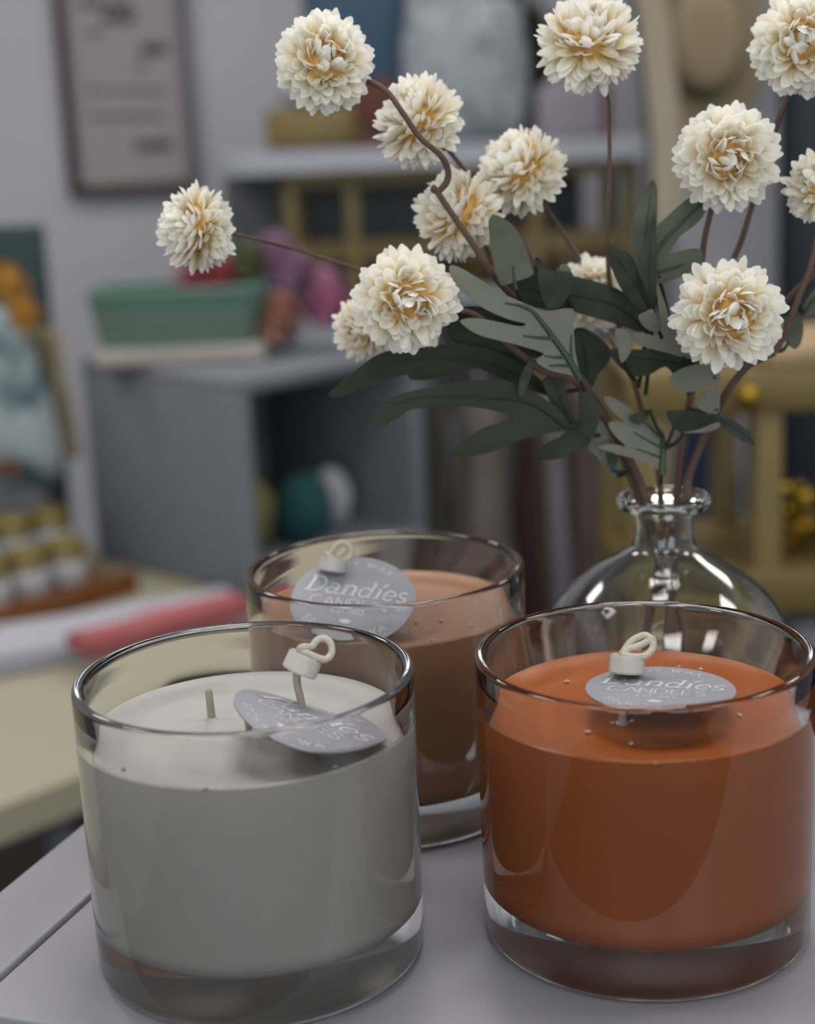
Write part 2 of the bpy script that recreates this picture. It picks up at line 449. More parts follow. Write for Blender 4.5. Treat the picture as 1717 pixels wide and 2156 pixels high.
# ------------------------------------------------------------------ candles
RJ, HJ, WALL, BASE = 0.05, 0.0892, 0.0030, 0.0145
def make_candle(x, y, label, waxm, wax_top):
    c = thing('candle', (x, y, 0), label, 'candle', 'three jar candles on the white stand')
    M = Matrix.Translation((x, y, 0.0004))
    ri = RJ - WALL
    o = []
    rb = 0.0045
    o.append((0, 0.0012)); o.append((0.036, 0.0012)); o.append((0.040, 0.0004)); o.append((0.043, 0.0))
    for i in range(6):
        a = -math.pi / 2 + (math.pi / 2) * (i / 5); o.append((RJ * 0.993 - rb + rb * math.cos(a), rb + rb * math.sin(a)))
    for i in range(1, 8): o.append((RJ * (0.993 + 0.007 * i / 8), rb + (HJ - 0.002 - rb) * i / 8))
    for i in range(9):
        a = math.pi * i / 8; o.append((RJ - WALL / 2 + WALL / 2 * math.cos(a), HJ - WALL / 2 + WALL / 2 * math.sin(a)))
    o[-1] = (ri, HJ - WALL / 2)
    W2 = 0.0037
    def rin(z):
        t = min(1, max(0, (HJ - WALL / 2 - z) / 0.014)); t = t * t * (3 - 2 * t)
        return RJ - (WALL + (W2 - WALL) * t)
    for z in (HJ - .003, HJ - .005, HJ - .008, HJ - .011, HJ - .0145, HJ - .016, HJ - .03, HJ - .05): o.append((rin(z), z))
    rc = 0.0065; ri2 = RJ - W2; ri = ri2
    for i in range(8):
        a = -(math.pi / 2) * (i / 7); o.append((ri2 - rc + rc * math.cos(a), BASE + rc + rc * math.sin(a)))
    o.append((0, BASE))
    MB().lathe(o, 96, M).build('glass_jar', M_jar, c, root=c)
    # wax touches the inner glass wall
    e = 0.00012; w = [(0, BASE - e)]
    for i in range(8):
        a = -math.pi / 2 + (math.pi / 2) * (i / 7); w.append((ri2 - rc + (rc + e) * math.cos(a), BASE + rc + (rc + e) * math.sin(a)))
    zt = wax_top
    w += [(ri2 + e, zt - 0.012), (rin(zt) + e, zt - 0.0004), (ri + e - 0.0006, zt + 0.0002), (ri - 0.003, zt - 0.0005), (ri - 0.008, zt - 0.0008), (0.02, zt - 0.0006), (0, zt - 0.0006)]
    MB().lathe(w, 96, M).build('wax', waxm, c, root=c)
    return c
def wick_stub(c, p, h, lean=(0, 0), r=0.0010):
    q = [p + Vector((lean[0] * t, lean[1] * t, h * t)) for t in (-0.15, 0, 0.5, 0.9, 1)]
    MB().tube(q, [r * 1.1, r * 1.1, r, r, r * 0.7], 10).build('wick', M_wickt, c, root=c)
    MB().lathe([(r * 1.7, 0.0), (r * 1.3, 0.0003), (r * 1.0, 0.0007)], 14, Matrix.Translation(p - Vector((0, 0, 0.0002)))).build('wax_collar', c.children[1].data.materials[0], c, root=c)
def wick_loop(c, pts, r=0.00105):
    MB().tube(catmull(pts, 6), r, 10).build('wick_loop', M_wick, c, root=c)
def bead(c, p, axis, rad, h):
    axis = Vector(axis).normalized(); q = Vector((0, 0, 1)).rotation_difference(axis).to_matrix().to_4x4()
    bm = bmesh.new(); bmesh.ops.create_cone(bm, cap_ends=True, segments=10, radius1=rad, radius2=rad * 0.96, depth=h)
    bmesh.ops.bevel(bm, geom=list(bm.edges), offset=h * 0.09, segments=2, affect='EDGES')
    for v in bm.verts: v.co += v.co.normalized() * 0.0003 * noise.noise(v.co * 600)
    MB().bm(bm, Matrix.Translation(p) @ q).build('wax_bead', M_bead, c, root=c)
def frame_m(o, xa, na):
    na = Vector(na).normalized(); xa = Vector(xa); xa = (xa - na * xa.dot(na)).normalized(); ya = na.cross(xa)
    M = Matrix.Identity(4)
    for i in range(3): M[i][0] = xa[i]; M[i][1] = ya[i]; M[i][2] = na[i]; M[i][3] = o[i]
    return M
def crumbs(c, pts, z, m_, n=10):
    for k_, (px, py) in enumerate(pts):
        p = atz(px, py, z + 0.0003)
        MB().blob(p, (0.0007 + 0.0005 * rnd.random(), 0.0006, 0.00045), 0.5, 1.5, 1, k_).build('crumb', m_, c, root=c)

WT = HJ - 0.0163
# white candle
cw = make_candle(-0.0502, 0.4576, 'cream white three-wick candle in clear glass jar at the front left', M_waxw, WT)
wick_stub(cw, atz(446, 1512, WT), 0.0092, (-0.0003, 0), 0.00115)
wick_stub(cw, atz(528, 1566, WT), 0.0098, (-0.0006, 0), 0.00095)
ctr = atz(646, 1518, 0.0812)
ang = R_(-31)
nrm = Vector((0.33, 0.08, 1)).normalized()
xa = Vector((math.cos(ang), math.sin(ang), 0))
TM = frame_m(ctr, xa, nrm); rd = ray(630, 1477)
hp_ = TM.inverted() @ (CAM + rd * ((ctr - CAM).dot(nrm) / rd.dot(nrm)))
make_tag(cw, TM, bend=lambda x, y: 5.0 * (x * x * 0.5 - y * y * 0.5) + 5.0 * x * y, hole=(hp_.x, hp_.y, 0.0016))
bY = (atz(632, 1478, 0.0815)).y
wick_top = at(626, 1415, bY)
MB().tube(catmull([at(636, 1490, bY), at(633, 1470, bY), at(626, 1440, bY), at(627, 1408, bY), at(640, 1385, bY)], 6), 0.00115, 10).build('wick', M_wickt, cw, root=cw)
bead(cw, at(637, 1397, bY), UP * 1.0 + RT * 0.42, 0.0056, 0.0058)
wick_loop(cw, [at(640, 1390, bY), at(641, 1374, bY), at(631, 1367, bY - .001), at(640, 1362, bY - .002), at(656, 1362, bY), at(668, 1348, bY + .001), at(684, 1344, bY + .0015), at(697, 1356, bY + .001), at(698, 1376, bY), at(686, 1388, bY - .0012), at(668, 1384, bY - .002), at(645, 1374, bY - .0025), at(634, 1369, bY - .0015)])
crumbs(cw, [(436, 1658), (268, 1616), (700, 1610)], WT, M_wickt)

# orange candle
co = make_candle(0.0679, 0.4624, 'burnt orange candle with flat grey tag in clear glass jar', M_waxo, WT)
ctr = atz(1391, 1450, 0.0822)
ang = R_(-17)
make_tag(co, frame_m(ctr, (math.cos(ang), math.sin(ang), 0), (0.02, 0.035, 1)))
wick_stub(co, atz(1311, 1532, WT), 0.0085, (0, 0), 0.0012)
wick_stub(co, atz(1487, 1507, WT), 0.0070, (0.0004, 0), 0.0012)
qo = atz(1321, 1422, 0.0825); bY = qo.y
bead(co, at(1320, 1398, bY), UP * 1.0 + RT * 0.04, 0.0056, 0.0056)
MB().tube([qo + Vector((0, .0015, -.0012)), qo + Vector((0, .0015, -.0115))], 0.0010, 10).build('wick', M_wickt, co, root=co)
wick_loop(co, [at(1316, 1392, bY), at(1310, 1380, bY), at(1314, 1371, bY), at(1328, 1352, bY + .001), at(1345, 1341, bY + .0015), at(1362, 1338, bY + .0015), at(1375, 1350, bY), at(1374, 1366, bY - .001), at(1360, 1380, bY - .002), at(1338, 1383, bY - .0025), at(1314, 1378, bY - .002), at(1322, 1368, bY - .001), at(1345, 1360, bY), at(1365, 1350, bY + .0005), at(1380, 1345, bY)])
crumbs(co, [(1330, 1566), (1194, 1434), (1476, 1408), (1561, 1518), (1240, 1546), (1290, 1533), (1332, 1530), (1380, 1602), (1430, 1404)], WT, M_crumb)

# tan candle
WT2 = HJ - 0.0155
ct = make_candle(-0.0092, 0.5674, 'tan beige candle in clear glass jar behind the white one', M_waxt, WT2)
til = R_(27)
ctr = atz(745, 1261, WT2 + 0.0112)
nrm = Vector((0.03, -math.sin(til), math.cos(til)))
ang = R_(-15)
make_tag(ct, frame_m(ctr, (math.cos(ang), math.sin(ang) * 0.8, math.sin(ang) * 0.4), nrm))
rd = ray(704, 1200); qt = CAM + rd * ((ctr - CAM).dot(nrm) / rd.dot(nrm)); bc = qt + nrm.normalized() * 0.0034
bY = bc.y - .0002
bead(ct, at(701, 1188, bY), UP * 1.0 + RT * 0.12, 0.0054, 0.0050)
MB().tube([qt - nrm * 0.001, qt - nrm * 0.003, Vector((qt.x, qt.y + .004, WT2 + .006)), Vector((qt.x, qt.y + .004, WT2 - .002))], 0.0010, 10).build('wick', M_wickt, ct, root=ct)
wick_loop(ct, [at(700, 1190, bY), at(694, 1176, bY), at(700, 1160, bY + .001), at(711, 1146, bY + .0015), at(724, 1141, bY + .0015), at(737, 1150, bY + .001), at(740, 1165, bY), at(732, 1177, bY - .001), at(716, 1180, bY - .002), at(698, 1174, bY - .0025), at(688, 1166, bY - .001), at(694, 1180, bY), at(712, 1172, bY), at(728, 1155, bY + .0005)])
crumbs(ct, [(930, 1312), (908, 1205), (876, 1317), (990, 1316), (911, 1346), (758, 1358)], WT2, M_crumb)

# ------------------------------------------------------------------ vase
VY = 0.578
vc = at(1398, 1045, VY)
VX = vc.x; VZ = vc.z          # centre of the lip
k = VZ / 0.1135
vase = thing('glass_vase', (VX, VY, 0), 'clear round-bodied glass vase with narrow neck holding the flower stems', 'vase')
prof_o = [(0, 0.0022), (.022, .0022), (.026, 0.0002), (.030, .0002), (.0365, .0045), (.0425, .0150), (.0462, .028), (.0474, .041), (.0468, .052), (.0440, .0625), (.0385, .0725), (.0310, .0805), (.0230, .0865), (.0155, .0908), (.0117, .0940), (.0104, .0985), (.0103, .1045), (.0112, .1072), (.0148, .1085), (.0166, .1098), (.0171, .1116), (.0165, .1132), (.0150, .1137)]
prof_i = [(.0132, .1130), (.0108, .1110), (.0096, .1080), (.0092, .1040), (.0093, .0990), (.0105, .0932), (.0146, .0898), (.0222, .0853), (.0302, .0794), (.0376, .0715), (.0430, .0618), (.0457, .0516), (.0463, .041), (.0451, .0285), (.0415, .0162), (.0356, .0070), (.026, .0045), (0, .0052)]
pr = catmull([(r, 0, z * k) for r, z in prof_o + prof_i], 3)
pr = [(max(0.0, p.x), p.z) for p in pr]; pr[0] = (0, pr[0][1]); pr[-1] = (0, pr[-1][1])
MB().lathe(pr, 96, Matrix.Translation((VX, VY, 0.0004))).build('body', M_vase, vase, root=vase)

# ------------------------------------------------------------------ flowers
def petal_mesh(name, wide, cup, bend, curl, p=2.0):
    ts = (0.0, 0.30, 0.56, 0.78, 0.93, 1.0); ws = (0.045, 0.078, 0.108, 0.112, 0.080, 0.022)
    vs = []; tt = []
    for t, w in zip(ts, ws):
        for s_ in (-1, 0, 1):
            y = bend * t ** p + curl * max(0, t - 0.7) * 2 - cup * (0 if s_ else 1) * (w / 0.11)
            vs.append((s_ * w * wide, y, t)); tt.append(t)
    fs = []
    for i in range(len(ts) - 1):
        for j in range(2): a = i * 3 + j; fs.append((a, a + 1, a + 4, a + 3))
    me = bpy.data.meshes.new(name); me.from_pydata(vs, [], fs)
    a = me.attributes.new('t', 'FLOAT', 'POINT')
    for i, v in enumerate(tt): a.data[i].value = v
    for p_ in me.polygons: p_.use_smooth = True
    me.materials.append(M_petal); return me, vs, fs, tt
PET = [petal_mesh('petal', *a_) for a_ in (
    (1.0, .045, -.10, .06), (1.12, .05, .02, .05), (1.0, .045, -.16, .02), (1.18, .05, -.06, .12), (0.95, .05, -.20, -.04),   # outer
    (1.05, .05, .16, .05), (1.15, .055, .10, .10), (0.95, .045, .20, .04),                                                  # middle
    (1.15, .06, .34, .10, 2.4), (1.25, .06, .42, .08, 2.6), (1.0, .05, .28, .12, 2.2))]                                      # centre, curling over
def head(root, parent, px, py, rpx, Y, axis, n_obj, N=250, seed=0, thmax=130, flat=0.88, lab=None):
    """one pompom bloom; axis is where its face points (camera-ish frame: right, toward camera, up)"""
    rr = random.Random(seed)
    c = at(px, py, Y); r = rpx / FPX * (c - CAM).dot(FW)
    ax = Vector((axis[0], -axis[1], axis[2])).normalized()
    q = Vector((0, 0, 1)).rotation_difference(ax).to_matrix()
    # core
    hd = MB().blob(c, (r * .54, r * .54, r * .54), 0.12, 3, 2, seed).build('flower_head', M_core, parent, root=root)
    if lab: hd['label'] = lab
    tocam = (CAM - c).normalized()
    items = []
    ct_ = math.cos(R_(thmax))
    for i in range(N):
        u = (i + 0.5) / N
        th = math.acos(1 - (1 - ct_) * u) + rr.uniform(-.05, .05); ph = i * 2.39996 + rr.uniform(-.15, .15)
        d = Vector((math.sin(th) * math.cos(ph), math.sin(th) * math.sin(ph), math.cos(th)))
        dl = Vector((d.x, d.y, d.z * flat))
        L = r * (rr.uniform(0.90, 1.06) if th > 0.9 else rr.uniform(0.80, 0.98)) * dl.length
        if rr.random() < 0.10: L *= 1.05
        w = q @ dl.normalized()
        inward = (ax - w * ax.dot(w))
        if inward.length < 1e-3: inward = q @ Vector((1, 0, 0))
        inward.normalize()
        tw_ = 1.1 if th < .7 else .5
        inward = Matrix.Rotation(rr.uniform(-tw_, tw_), 3, w) @ inward
        # outer petals sweep a little back, inner ones stay up
        w2 = (w - inward * (0.10 if th < 0.85 else (0.06 if th < 1.4 else 0.04)) + Vector((rr.uniform(-.11, .11), rr.uniform(-.11, .11), rr.uniform(-.11, .11)))).normalized()
        y = (inward - w2 * inward.dot(w2)).normalized(); x = y.cross(w2)
        sc = r * rr.uniform(0.92, 1.14)
        M = Matrix.Identity(4)
        for k_ in range(3): M[k_][0] = x[k_] * sc; M[k_][1] = y[k_] * sc; M[k_][2] = w2[k_] * L; M[k_][3] = c[k_] - root.location[k_]
        items.append((w.dot(tocam), M, rr.choice((5, 6, 7, 8, 10, 1)) if th < .75 else (rr.choice((5, 6, 7, 1)) if th < 1.25 else rr.randrange(5))))
    items.sort(key=lambda e: -e[0])
    for d_, M, v in items[:n_obj]:
        o = bpy.data.objects.new('petal', PET[v][0]); COL.objects.link(o); o.parent = hd; o.matrix_local = M
    if items[n_obj:]:
        vs = []; fs = []; tt = []
        for d_, M, v in items[n_obj:]:
            o0 = len(vs); vs += [M @ Vector(p) for p in PET[v][1]]; fs += [[i + o0 for i in f] for f in PET[v][2]]; tt += PET[v][3]
        me = bpy.data.meshes.new('rear_petals'); me.from_pydata(vs, [], fs)
        a = me.attributes.new('t', 'FLOAT', 'POINT')
        for i, t in enumerate(tt): a.data[i].value = t
        for p in me.polygons: p.use_smooth = True
        me.materials.append(M_petal)
        o = bpy.data.objects.new('rear_petals', me); COL.objects.link(o); o.parent = hd; o['kind'] = 'stuff'
    # calyx at the back
    b = c - ax * r * 0.62
    q4 = Vector((0, 0, 1)).rotation_difference(-ax).to_matrix().to_4x4()
    MB().lathe([(r * .30, -r * .22), (r * .27, 0), (r * .16, r * .14), (r * .07, r * .26), (0, r * .27)], 12, Matrix.Translation(b) @ q4).build('calyx', M_calyx, hd, root=root)
    return c, ax, r, b - ax * r * 0.2

def P3(l): return [at(*p) for p in l]
def stem(parent, root, pts, r0, r1, name='stem'):
    q = catmull(pts, 5); n = len(q)
    rs = [1.15 * (r0 + (r1 - r0) * i / (n - 1)) * (1 + 0.10 * noise.noise(Vector((i * 0.37, r0 * 9000, 2.0)))) for i in range(n)]
    return MB().tube(q, rs, 8).build(name, M_stem, parent, root=root)

def leaf(root, outline, Y, a=0.0, b=0.0, bend=0.0, front='top', vein=None, veins=(), wav=0.0012, name='leaf', pet=None, sub=3, alt=0):
    """leaf blade from its outline; a, b tilt it (metres of depth per 1000 px), front says which side is turned to the camera"""
    top = (M_ltop, M_ltop2)[alt]; bot = (M_lbot, M_lbot2)[alt]
    mats = [top, bot] if front == 'top' else [bot, top]
    cx = sum(p[0] for p in outline) / len(outline); cyy = sum(p[1] for p in outline) / len(outline)
    L = max(math.hypot(p[0] - cx, p[1] - cyy) for p in outline)
    ol = catmull([(p[0], p[1], 0) for p in outline], sub, closed=True)
    poly = [Vector((p.x, p.y)) for p in ol]
    n0 = len(poly)
    xs = [p.x for p in poly]; ys = [p.y for p in poly]
    def inside(x, y):
        c = False
        for i in range(n0):
            p, q = poly[i], poly[i - 1]
            if (p.y > y) != (q.y > y) and x < (q.x - p.x) * (y - p.y) / (q.y - p.y) + p.x: c = not c
        return c
    st = 16.0; pts = list(poly)
    y = min(ys) + st / 2
    while y < max(ys):
        x = min(xs) + st / 2
        while x < max(xs):
            if inside(x, y) and min((x - p.x) ** 2 + (y - p.y) ** 2 for p in poly) > 36: pts.append(Vector((x, y)))
            x += st
        y += st
    V2, _, F2, _, _, _ = delaunay_2d_cdt(pts, [], [list(range(n0))], 1, 1e-4)
    sd = cx * 0.013
    def dep(x, y):
        u = (x - cx) / L; v = (y - cyy) / L
        return Y + a * (x - cx) / 1000 + b * (y - cyy) / 1000 + bend * (u * u + v * v) + wav * noise.noise(Vector((u * 2.2 + sd, v * 2.2, sd)))
    f0 = [at(p.x, p.y, dep(p.x, p.y)) for p in V2]
    th = 0.0005
    b0 = [at(p.x, p.y, dep(p.x, p.y) + th) for p in V2]
    F = []
    for f in F2:
        f = list(f); ar = sum(V2[f[i]].x * V2[f[(i + 1) % len(f)]].y - V2[f[(i + 1) % len(f)]].x * V2[f[i]].y for i in range(len(f)))
        F.append(f[::-1] if ar > 0 else f)
    mb = MB(); mb.add(f0, F, 0); mb.add(b0, [f[::-1] for f in F], 1)
    # rim between the two faces
    cnt = {}
    for f in F:
        for i in range(len(f)):
            e = (f[i], f[(i + 1) % len(f)]); cnt[e] = cnt.get(e, 0) + 1
    nn = len(f0)
    for (p, q) in list(cnt):
        if (q, p) not in cnt: mb.f.append([q, p, p + nn, q + nn]); mb.mi.append(0)
    lf = mb.build(name, mats, root, root=root)
    def vn(pl, w0, w1, nm):
        q = catmull([(p[0], p[1], 0) for p in pl], 5); m_ = len(q)
        pts3 = [at(p.x, p.y, dep(p.x, p.y) - 0.0002) for p in q]
        sc = 0.60 / FPX
        MB().tube(pts3, [(w0 + (w1 - w0) * i / (m_ - 1)) * sc for i in range(m_)], 6).build(nm, M_vein if front != 'top' else M_veind, lf, root=root)
    if vein: vn(vein[0], vein[1], vein[2], 'midrib')
    for v in veins: vn(v[0], v[1], v[2], 'side_vein')
    if pet:
        base = at(pet[0][0], pet[0][1], dep(*pet[0])); tgt = at(*pet[1])
        MB().tube(catmull([base, (base + tgt) / 2 + Vector((0, 0, -0.001)), tgt], 4), [0.0006, 0.0006, 0.0007, 0.0007, 0.0007, 0.0008, 0.0008, 0.0008, 0.0008], 6).build('petiole', M_veind, lf, root=root)
    return lf

def neck(px, dy=0.0): return (px, 1052, VY + dy)
def inside_vase(px_neck, dy, bx, by):
    """bottom points of a stem inside the vase: neck point then down to the vase floor"""
    n = at(*neck(px_neck, dy)); bt = Vector((VX + bx, VY + by, 0.0085))
    n2 = n + (bt - n) * 0.12; n2.x = VX + (n.x - VX) * 0.62; n2.y = VY + (n.y - VY) * 0.62
    return [bt, bt + (n2 - bt) * 0.5, n2, n]

GROUP = 'artificial flower stems in the glass vase'
def spray(label, px_neck, dy, bx, by, path, r0=0.00128, r1=0.0009):
    b = inside_vase(px_neck, dy, bx, by)
    root = thing('flower_spray', (VX, VY, 0.0085), label, 'artificial flower', GROUP)
    stem(root, root, b + P3(path), r0, r1)
    return root
def attach(root, hinfo, pts, r0=0.0008, r1=0.00075, nm='branch'):
    """branch from pts[0] (px,py,Y) up to the calyx of a head"""
    stem(root, root, P3(pts) + [hinfo[3]], r0, r1, nm)

# spray 1: the long left stem with the fork near the upper blooms
F1 = 0.556
s1 = spray('stem leaning left, its fork carrying the topmost bloom left of the others', 1347, 0.002, 0.021, 0.006,
           [(1322, 985, VY), (1290, 905, .575), (1250, 835, .572), (1213, 785, .568), (1150, 700, .564), (1085, 630, .560), (1042, 583, F1), (1000, 520, F1), (950, 447, F1), (917, 398, F1)], 0.0014, 0.0009)
hA = head(s1, s1, 684, 131, 106, .560, (.05, .95, .12), 99, seed=1, lab='round cream bloom facing forward')
hB = head(s1, s1, 882, 256, 101, .572, (-.62, .35, .62), 99, seed=2, lab='cream bloom tipped up to the left')
hF = head(s1, s1, 966, 450, 100, .574, (-.62, .42, .5), 99, seed=3, lab='cream bloom behind the forked stem')
attach(s1, hA, [(921, 406, F1), (940, 385, F1), (944, 360, F1 - .001), (928, 327, F1 - .003), (885, 290, F1 - .004), (850, 240, F1 - .004), (812, 190, F1), (760, 165, .566), (715, 145, .578)], .00095, .0008)
attach(s1, hB, [(1150, 620, .566), (1124, 556, .570), (1102, 508, .578), (1060, 452, .584), (990, 370, .588), (938, 308, .582)], .00085, .0007)
attach(s1, hF, [(1043, 585, .558), (1036, 545, .570), (1022, 515, .582)], .0008, .0008)
MB().blob(at(914, 398, F1), (.0012, .0011, .0014), .2, 2, 2).build('bud_scar', M_stem, s1, root=s1)

# spray 2: the low left stem
s2 = spray('lowest stem on the left, with three blooms reaching far out to the left', 1362, -0.004, 0.010, -0.012,
           [(1338, 990, VY - .004), (1302, 925, .570), (1262, 865, .565), (1228, 818, .560), (1190, 792, .556), (1145, 783, .554), (1112, 757, .553), (1070, 724, .552), (1016, 672, .552), (985, 656, .552)], 0.00135, 0.00085)
hG = head(s2, s2, 855, 632, 113, .545, (.06, .97, -.02), 99, seed=4, lab='large cream bloom facing the camera')
hH = head(s2, s2, 764, 694, 68, .578, (-.5, .75, .1), 99, seed=5, N=200, lab='small cream bloom half hidden behind the large one')
hC = head(s2, s2, 414, 480, 92, .562, (-.80, .52, .08), 99, seed=6, lab='cream bloom farthest to the left')
attach(s2, hG, [(987, 657, .552), (945, 648, .552), (905, 640, .566)], .0008, .0008)
attach(s2, hH, [(950, 650, .553), (890, 660, .576), (800, 692, .592)], .0007, .0006)
attach(s2, hC, [(948, 648, .553), (860, 610, .588), (760, 570, .592), (640, 530, .585), (535, 502, .570), (490, 493, .566), (455, 484, .566)], .0006, .0005)

# spray 3: the middle stem
s3 = spray('upright middle stem with the tall bloom at the top centre', 1392, 0.004, -0.010, 0.012,
           [(1386, 985, VY + .003), (1362, 900, .583), (1335, 800, .584), (1305, 690, .584), (1285, 600, .584), (1280, 510, .583)], 0.0012, 0.0008)
hD = head(s3, s3, 1240, 88, 114, .572, (-.05, .55, .78), 99, seed=7, lab='cream bloom tilted upward at the top')
hE = head(s3, s3, 1099, 361, 98, .584, (-.55, .40, .66), 99, seed=8, lab='cream bloom turned up and away')
hM = head(s3, s3, 1250, 618, 82, .598, (.0, .9, .3), 99, seed=9, lab='cream bloom half hidden behind dark leaves')
attach(s3, hD, [(1280, 512, .583), (1283, 400, .583), (1284, 280, .582), (1280, 200, .580)], .0006, .0006)
attach(s3, hE, [(1300, 680, .585), (1230, 560, .600), (1180, 480, .604), (1146, 434, .594)], .0008, .0008)
attach(s3, hM, [(1325, 780, .586), (1300, 740, .600), (1270, 680, .612)], .0008, .0008)

# spray 4: behind the two blooms at the right
s4 = spray('right stem rising behind the lower bloom to two blooms above', 1426, 0.002, -0.018, -0.004,
           [(1432, 975, VY), (1442, 900, .576), (1460, 810, .576), (1476, 700, .576), (1478, 600, .574), (1478, 560, .572), (1485, 500, .570), (1499, 440, .570)], 0.00135, 0.0009)
hI = head(s4, s4, 1534, 332, 113, .556, (-.02, .95, -.02), 145, seed=10, N=250, lab='cream bloom with orange centre')
hK = head(s4, s4, 1692, 92, 112, .566, (-.12, .95, .1), 145, seed=11, N=250, lab='cream bloom cut by the right edge at the top')
attach(s4, hI, [(1499, 440, .570), (1512, 400, .574)], .0009, .0009)
attach(s4, hK, [(1478, 700, .578), (1515, 620, .580), (1542, 553, .578), (1563, 503, .576), (1582, 440, .576), (1605, 360, .578), (1632, 273, .576), (1650, 223, .574), (1668, 180, .576)], .00105, .0008)

# spray 5: the right-hand stem with the kinked branches
s5 = spray('rightmost stem bending out to the right past the lower bloom', 1444, -0.003, -0.006, -0.018,
           [(1452, 1000, VY - .003), (1480, 929, .573), (1515, 856, .568), (1545, 805, .565), (1582, 766, .562), (1632, 742, .560)], 0.0014, 0.00115)
hJ = head(s5, s5, 1533, 664, 118, .538, (.03, .97, .02), 145, seed=12, N=250, lab='large cream bloom with deep orange centre')
hL = head(s5, s5, 1731, 392, 82, .556, (-.5, .55, .5), 145, seed=13, N=220, lab='cream bloom cut by the right edge of the frame')
attach(s5, hJ, [(1570, 775, .562), (1555, 730, .562)], .0010, .0009)
attach(s5, hL, [(1632, 742, .560), (1658, 694, .560), (1684, 622, .560), (1703, 575, .560), (1716, 530, .562), (1726, 480, .568)], .0011, .0008)
stem(s5, s5, P3([(1560, 762, .566), (1600, 695, .572), (1645, 645, .570), (1690, 600, .564), (1730, 560, .562)]), .0011, .0010, 'branch')

# ---- leaves
leaf(s2, [(1196, 905), (1190, 878), (1160, 848), (1113, 818), (1060, 802), (1005, 800), (950, 808), (890, 818), (850, 828), (817, 843), (788, 872), (774, 898), (780, 906), (800, 902), (835, 883), (868, 862), (933, 856), (1005, 858), (1056, 869), (1083, 879), (1068, 886), (1023, 899), (987, 919), (955, 944), (954, 958), (975, 961), (1023, 956), (1077, 934), (1142, 914)],
     .545, a=.03, b=.02, bend=.004, vein=([(1192, 900), (1120, 850), (1020, 836), (900, 835), (830, 850)], 3.4, 1.2), pet=((1193, 900), (1262, 868, .566)))
leaf(s2, [(691, 831), (700, 820), (718, 805), (745, 782), (785, 752), (824, 737), (882, 734), (940, 724), (1000, 728), (1060, 745), (1110, 775), (1155, 815), (1165, 835), (1120, 822), (1060, 798), (1004, 776), (960, 786), (905, 799), (866, 800), (856, 789), (824, 797), (770, 815), (723, 834), (700, 836)],
     .556, a=.04, b=.03, bend=.003, vein=([(1150, 820), (1060, 775), (960, 755), (850, 760), (770, 790)], 3.0, 1.0), pet=((1155, 818), (1228, 818, .560)))
leaf(s1, [(940, 668), (975, 645), (1030, 648), (1090, 672), (1140, 712), (1180, 770), (1150, 780), (1110, 778), (1060, 762), (1000, 738), (950, 716)],
     .566, a=.03, b=.0, bend=.002, vein=([(1165, 765), (1080, 710), (970, 680)], 3.0, 1.0), pet=((1168, 768), (1213, 787, .568)))
leaf(s2, [(1124, 952), (1149, 934), (1190, 912), (1188, 890), (1165, 858), (1150, 825), (1143, 800), (1163, 790), (1184, 797), (1195, 830), (1205, 862), (1214, 882), (1220, 878), (1218, 845), (1222, 815), (1240, 820), (1258, 848), (1264, 880), (1248, 920), (1236, 941), (1214, 948), (1178, 966), (1140, 969), (1124, 962)],
     .560, a=-.03, b=.02, vein=([(1240, 925), (1215, 905), (1180, 840), (1166, 800)], 2.8, 1.0), pet=((1245, 915), (1290, 905, .574)))
# pale lobed leaf with green midrib, underside to the camera
leaf(s1, [(947, 560), (969, 563), (1005, 584), (1041, 605), (1063, 620), (1085, 630), (1113, 642), (1150, 655), (1207, 650), (1209, 690), (1212, 740), (1222, 795), (1200, 789), (1170, 783), (1142, 772), (1129, 757), (1146, 745), (1113, 733), (1077, 723), (1023, 710), (991, 696), (969, 677), (980, 671), (1005, 670), (1041, 676), (1077, 684), (1100, 687), (1107, 681), (1084, 676), (1052, 665), (1012, 645), (980, 621), (954, 590)],
     .546, a=.02, b=-.03, bend=.003, front='bottom', vein=([(1222, 800), (1200, 760), (1160, 703), (1130, 664), (1113, 648)], 8.0, 3.0),
     veins=[([(1115, 650), (1090, 642), (1063, 638)], 4.5, 1.5), ([(1165, 712), (1135, 711), (1102, 707)], 4.5, 1.5), ([(1190, 752), (1168, 752), (1146, 749)], 3.5, 1.2), ([(1200, 770), (1175, 769), (1155, 770)], 3.5, 1.2), ([(1205, 768), (1203, 735), (1204, 705)], 4.0, 1.5)],
     pet=((1222, 798), (1232, 822, .560)))
leaf(s1, [(1030, 462), (1040, 452), (1063, 461), (1084, 479), (1106, 515), (1117, 551), (1123, 578), (1095, 590), (1063, 600), (1053, 597), (1043, 565), (1034, 522), (1030, 486)],
     .550, a=.02, b=-.02, front='bottom', alt=1, vein=([(1088, 610), (1083, 585), (1081, 560)], 3.5, 1.2), pet=((1085, 592), (1100, 645, .560)))
leaf(s3, [(1059, 602), (1084, 585), (1131, 575), (1170, 577), (1207, 581), (1258, 593), (1302, 608), (1335, 632), (1368, 668), (1362, 696), (1335, 696), (1300, 683), (1258, 671), (1207, 657), (1142, 650), (1106, 641), (1070, 623)],
     .566, a=.03, b=.02, alt=1, vein=([(1360, 690), (1290, 640), (1200, 620), (1100, 608)], 3.0, 1.0), pet=((1362, 690), (1345, 815, .584)))
leaf(s3, [(1280, 516), (1305, 523), (1328, 536), (1341, 559), (1355, 592), (1371, 635), (1375, 655), (1360, 660), (1335, 640), (1308, 608), (1292, 575), (1283, 546)],
     .560, a=-.02, b=.02, vein=([(1370, 650), (1340, 600), (1300, 540)], 2.4, 0.8), pet=((1372, 652), (1345, 815, .584)))
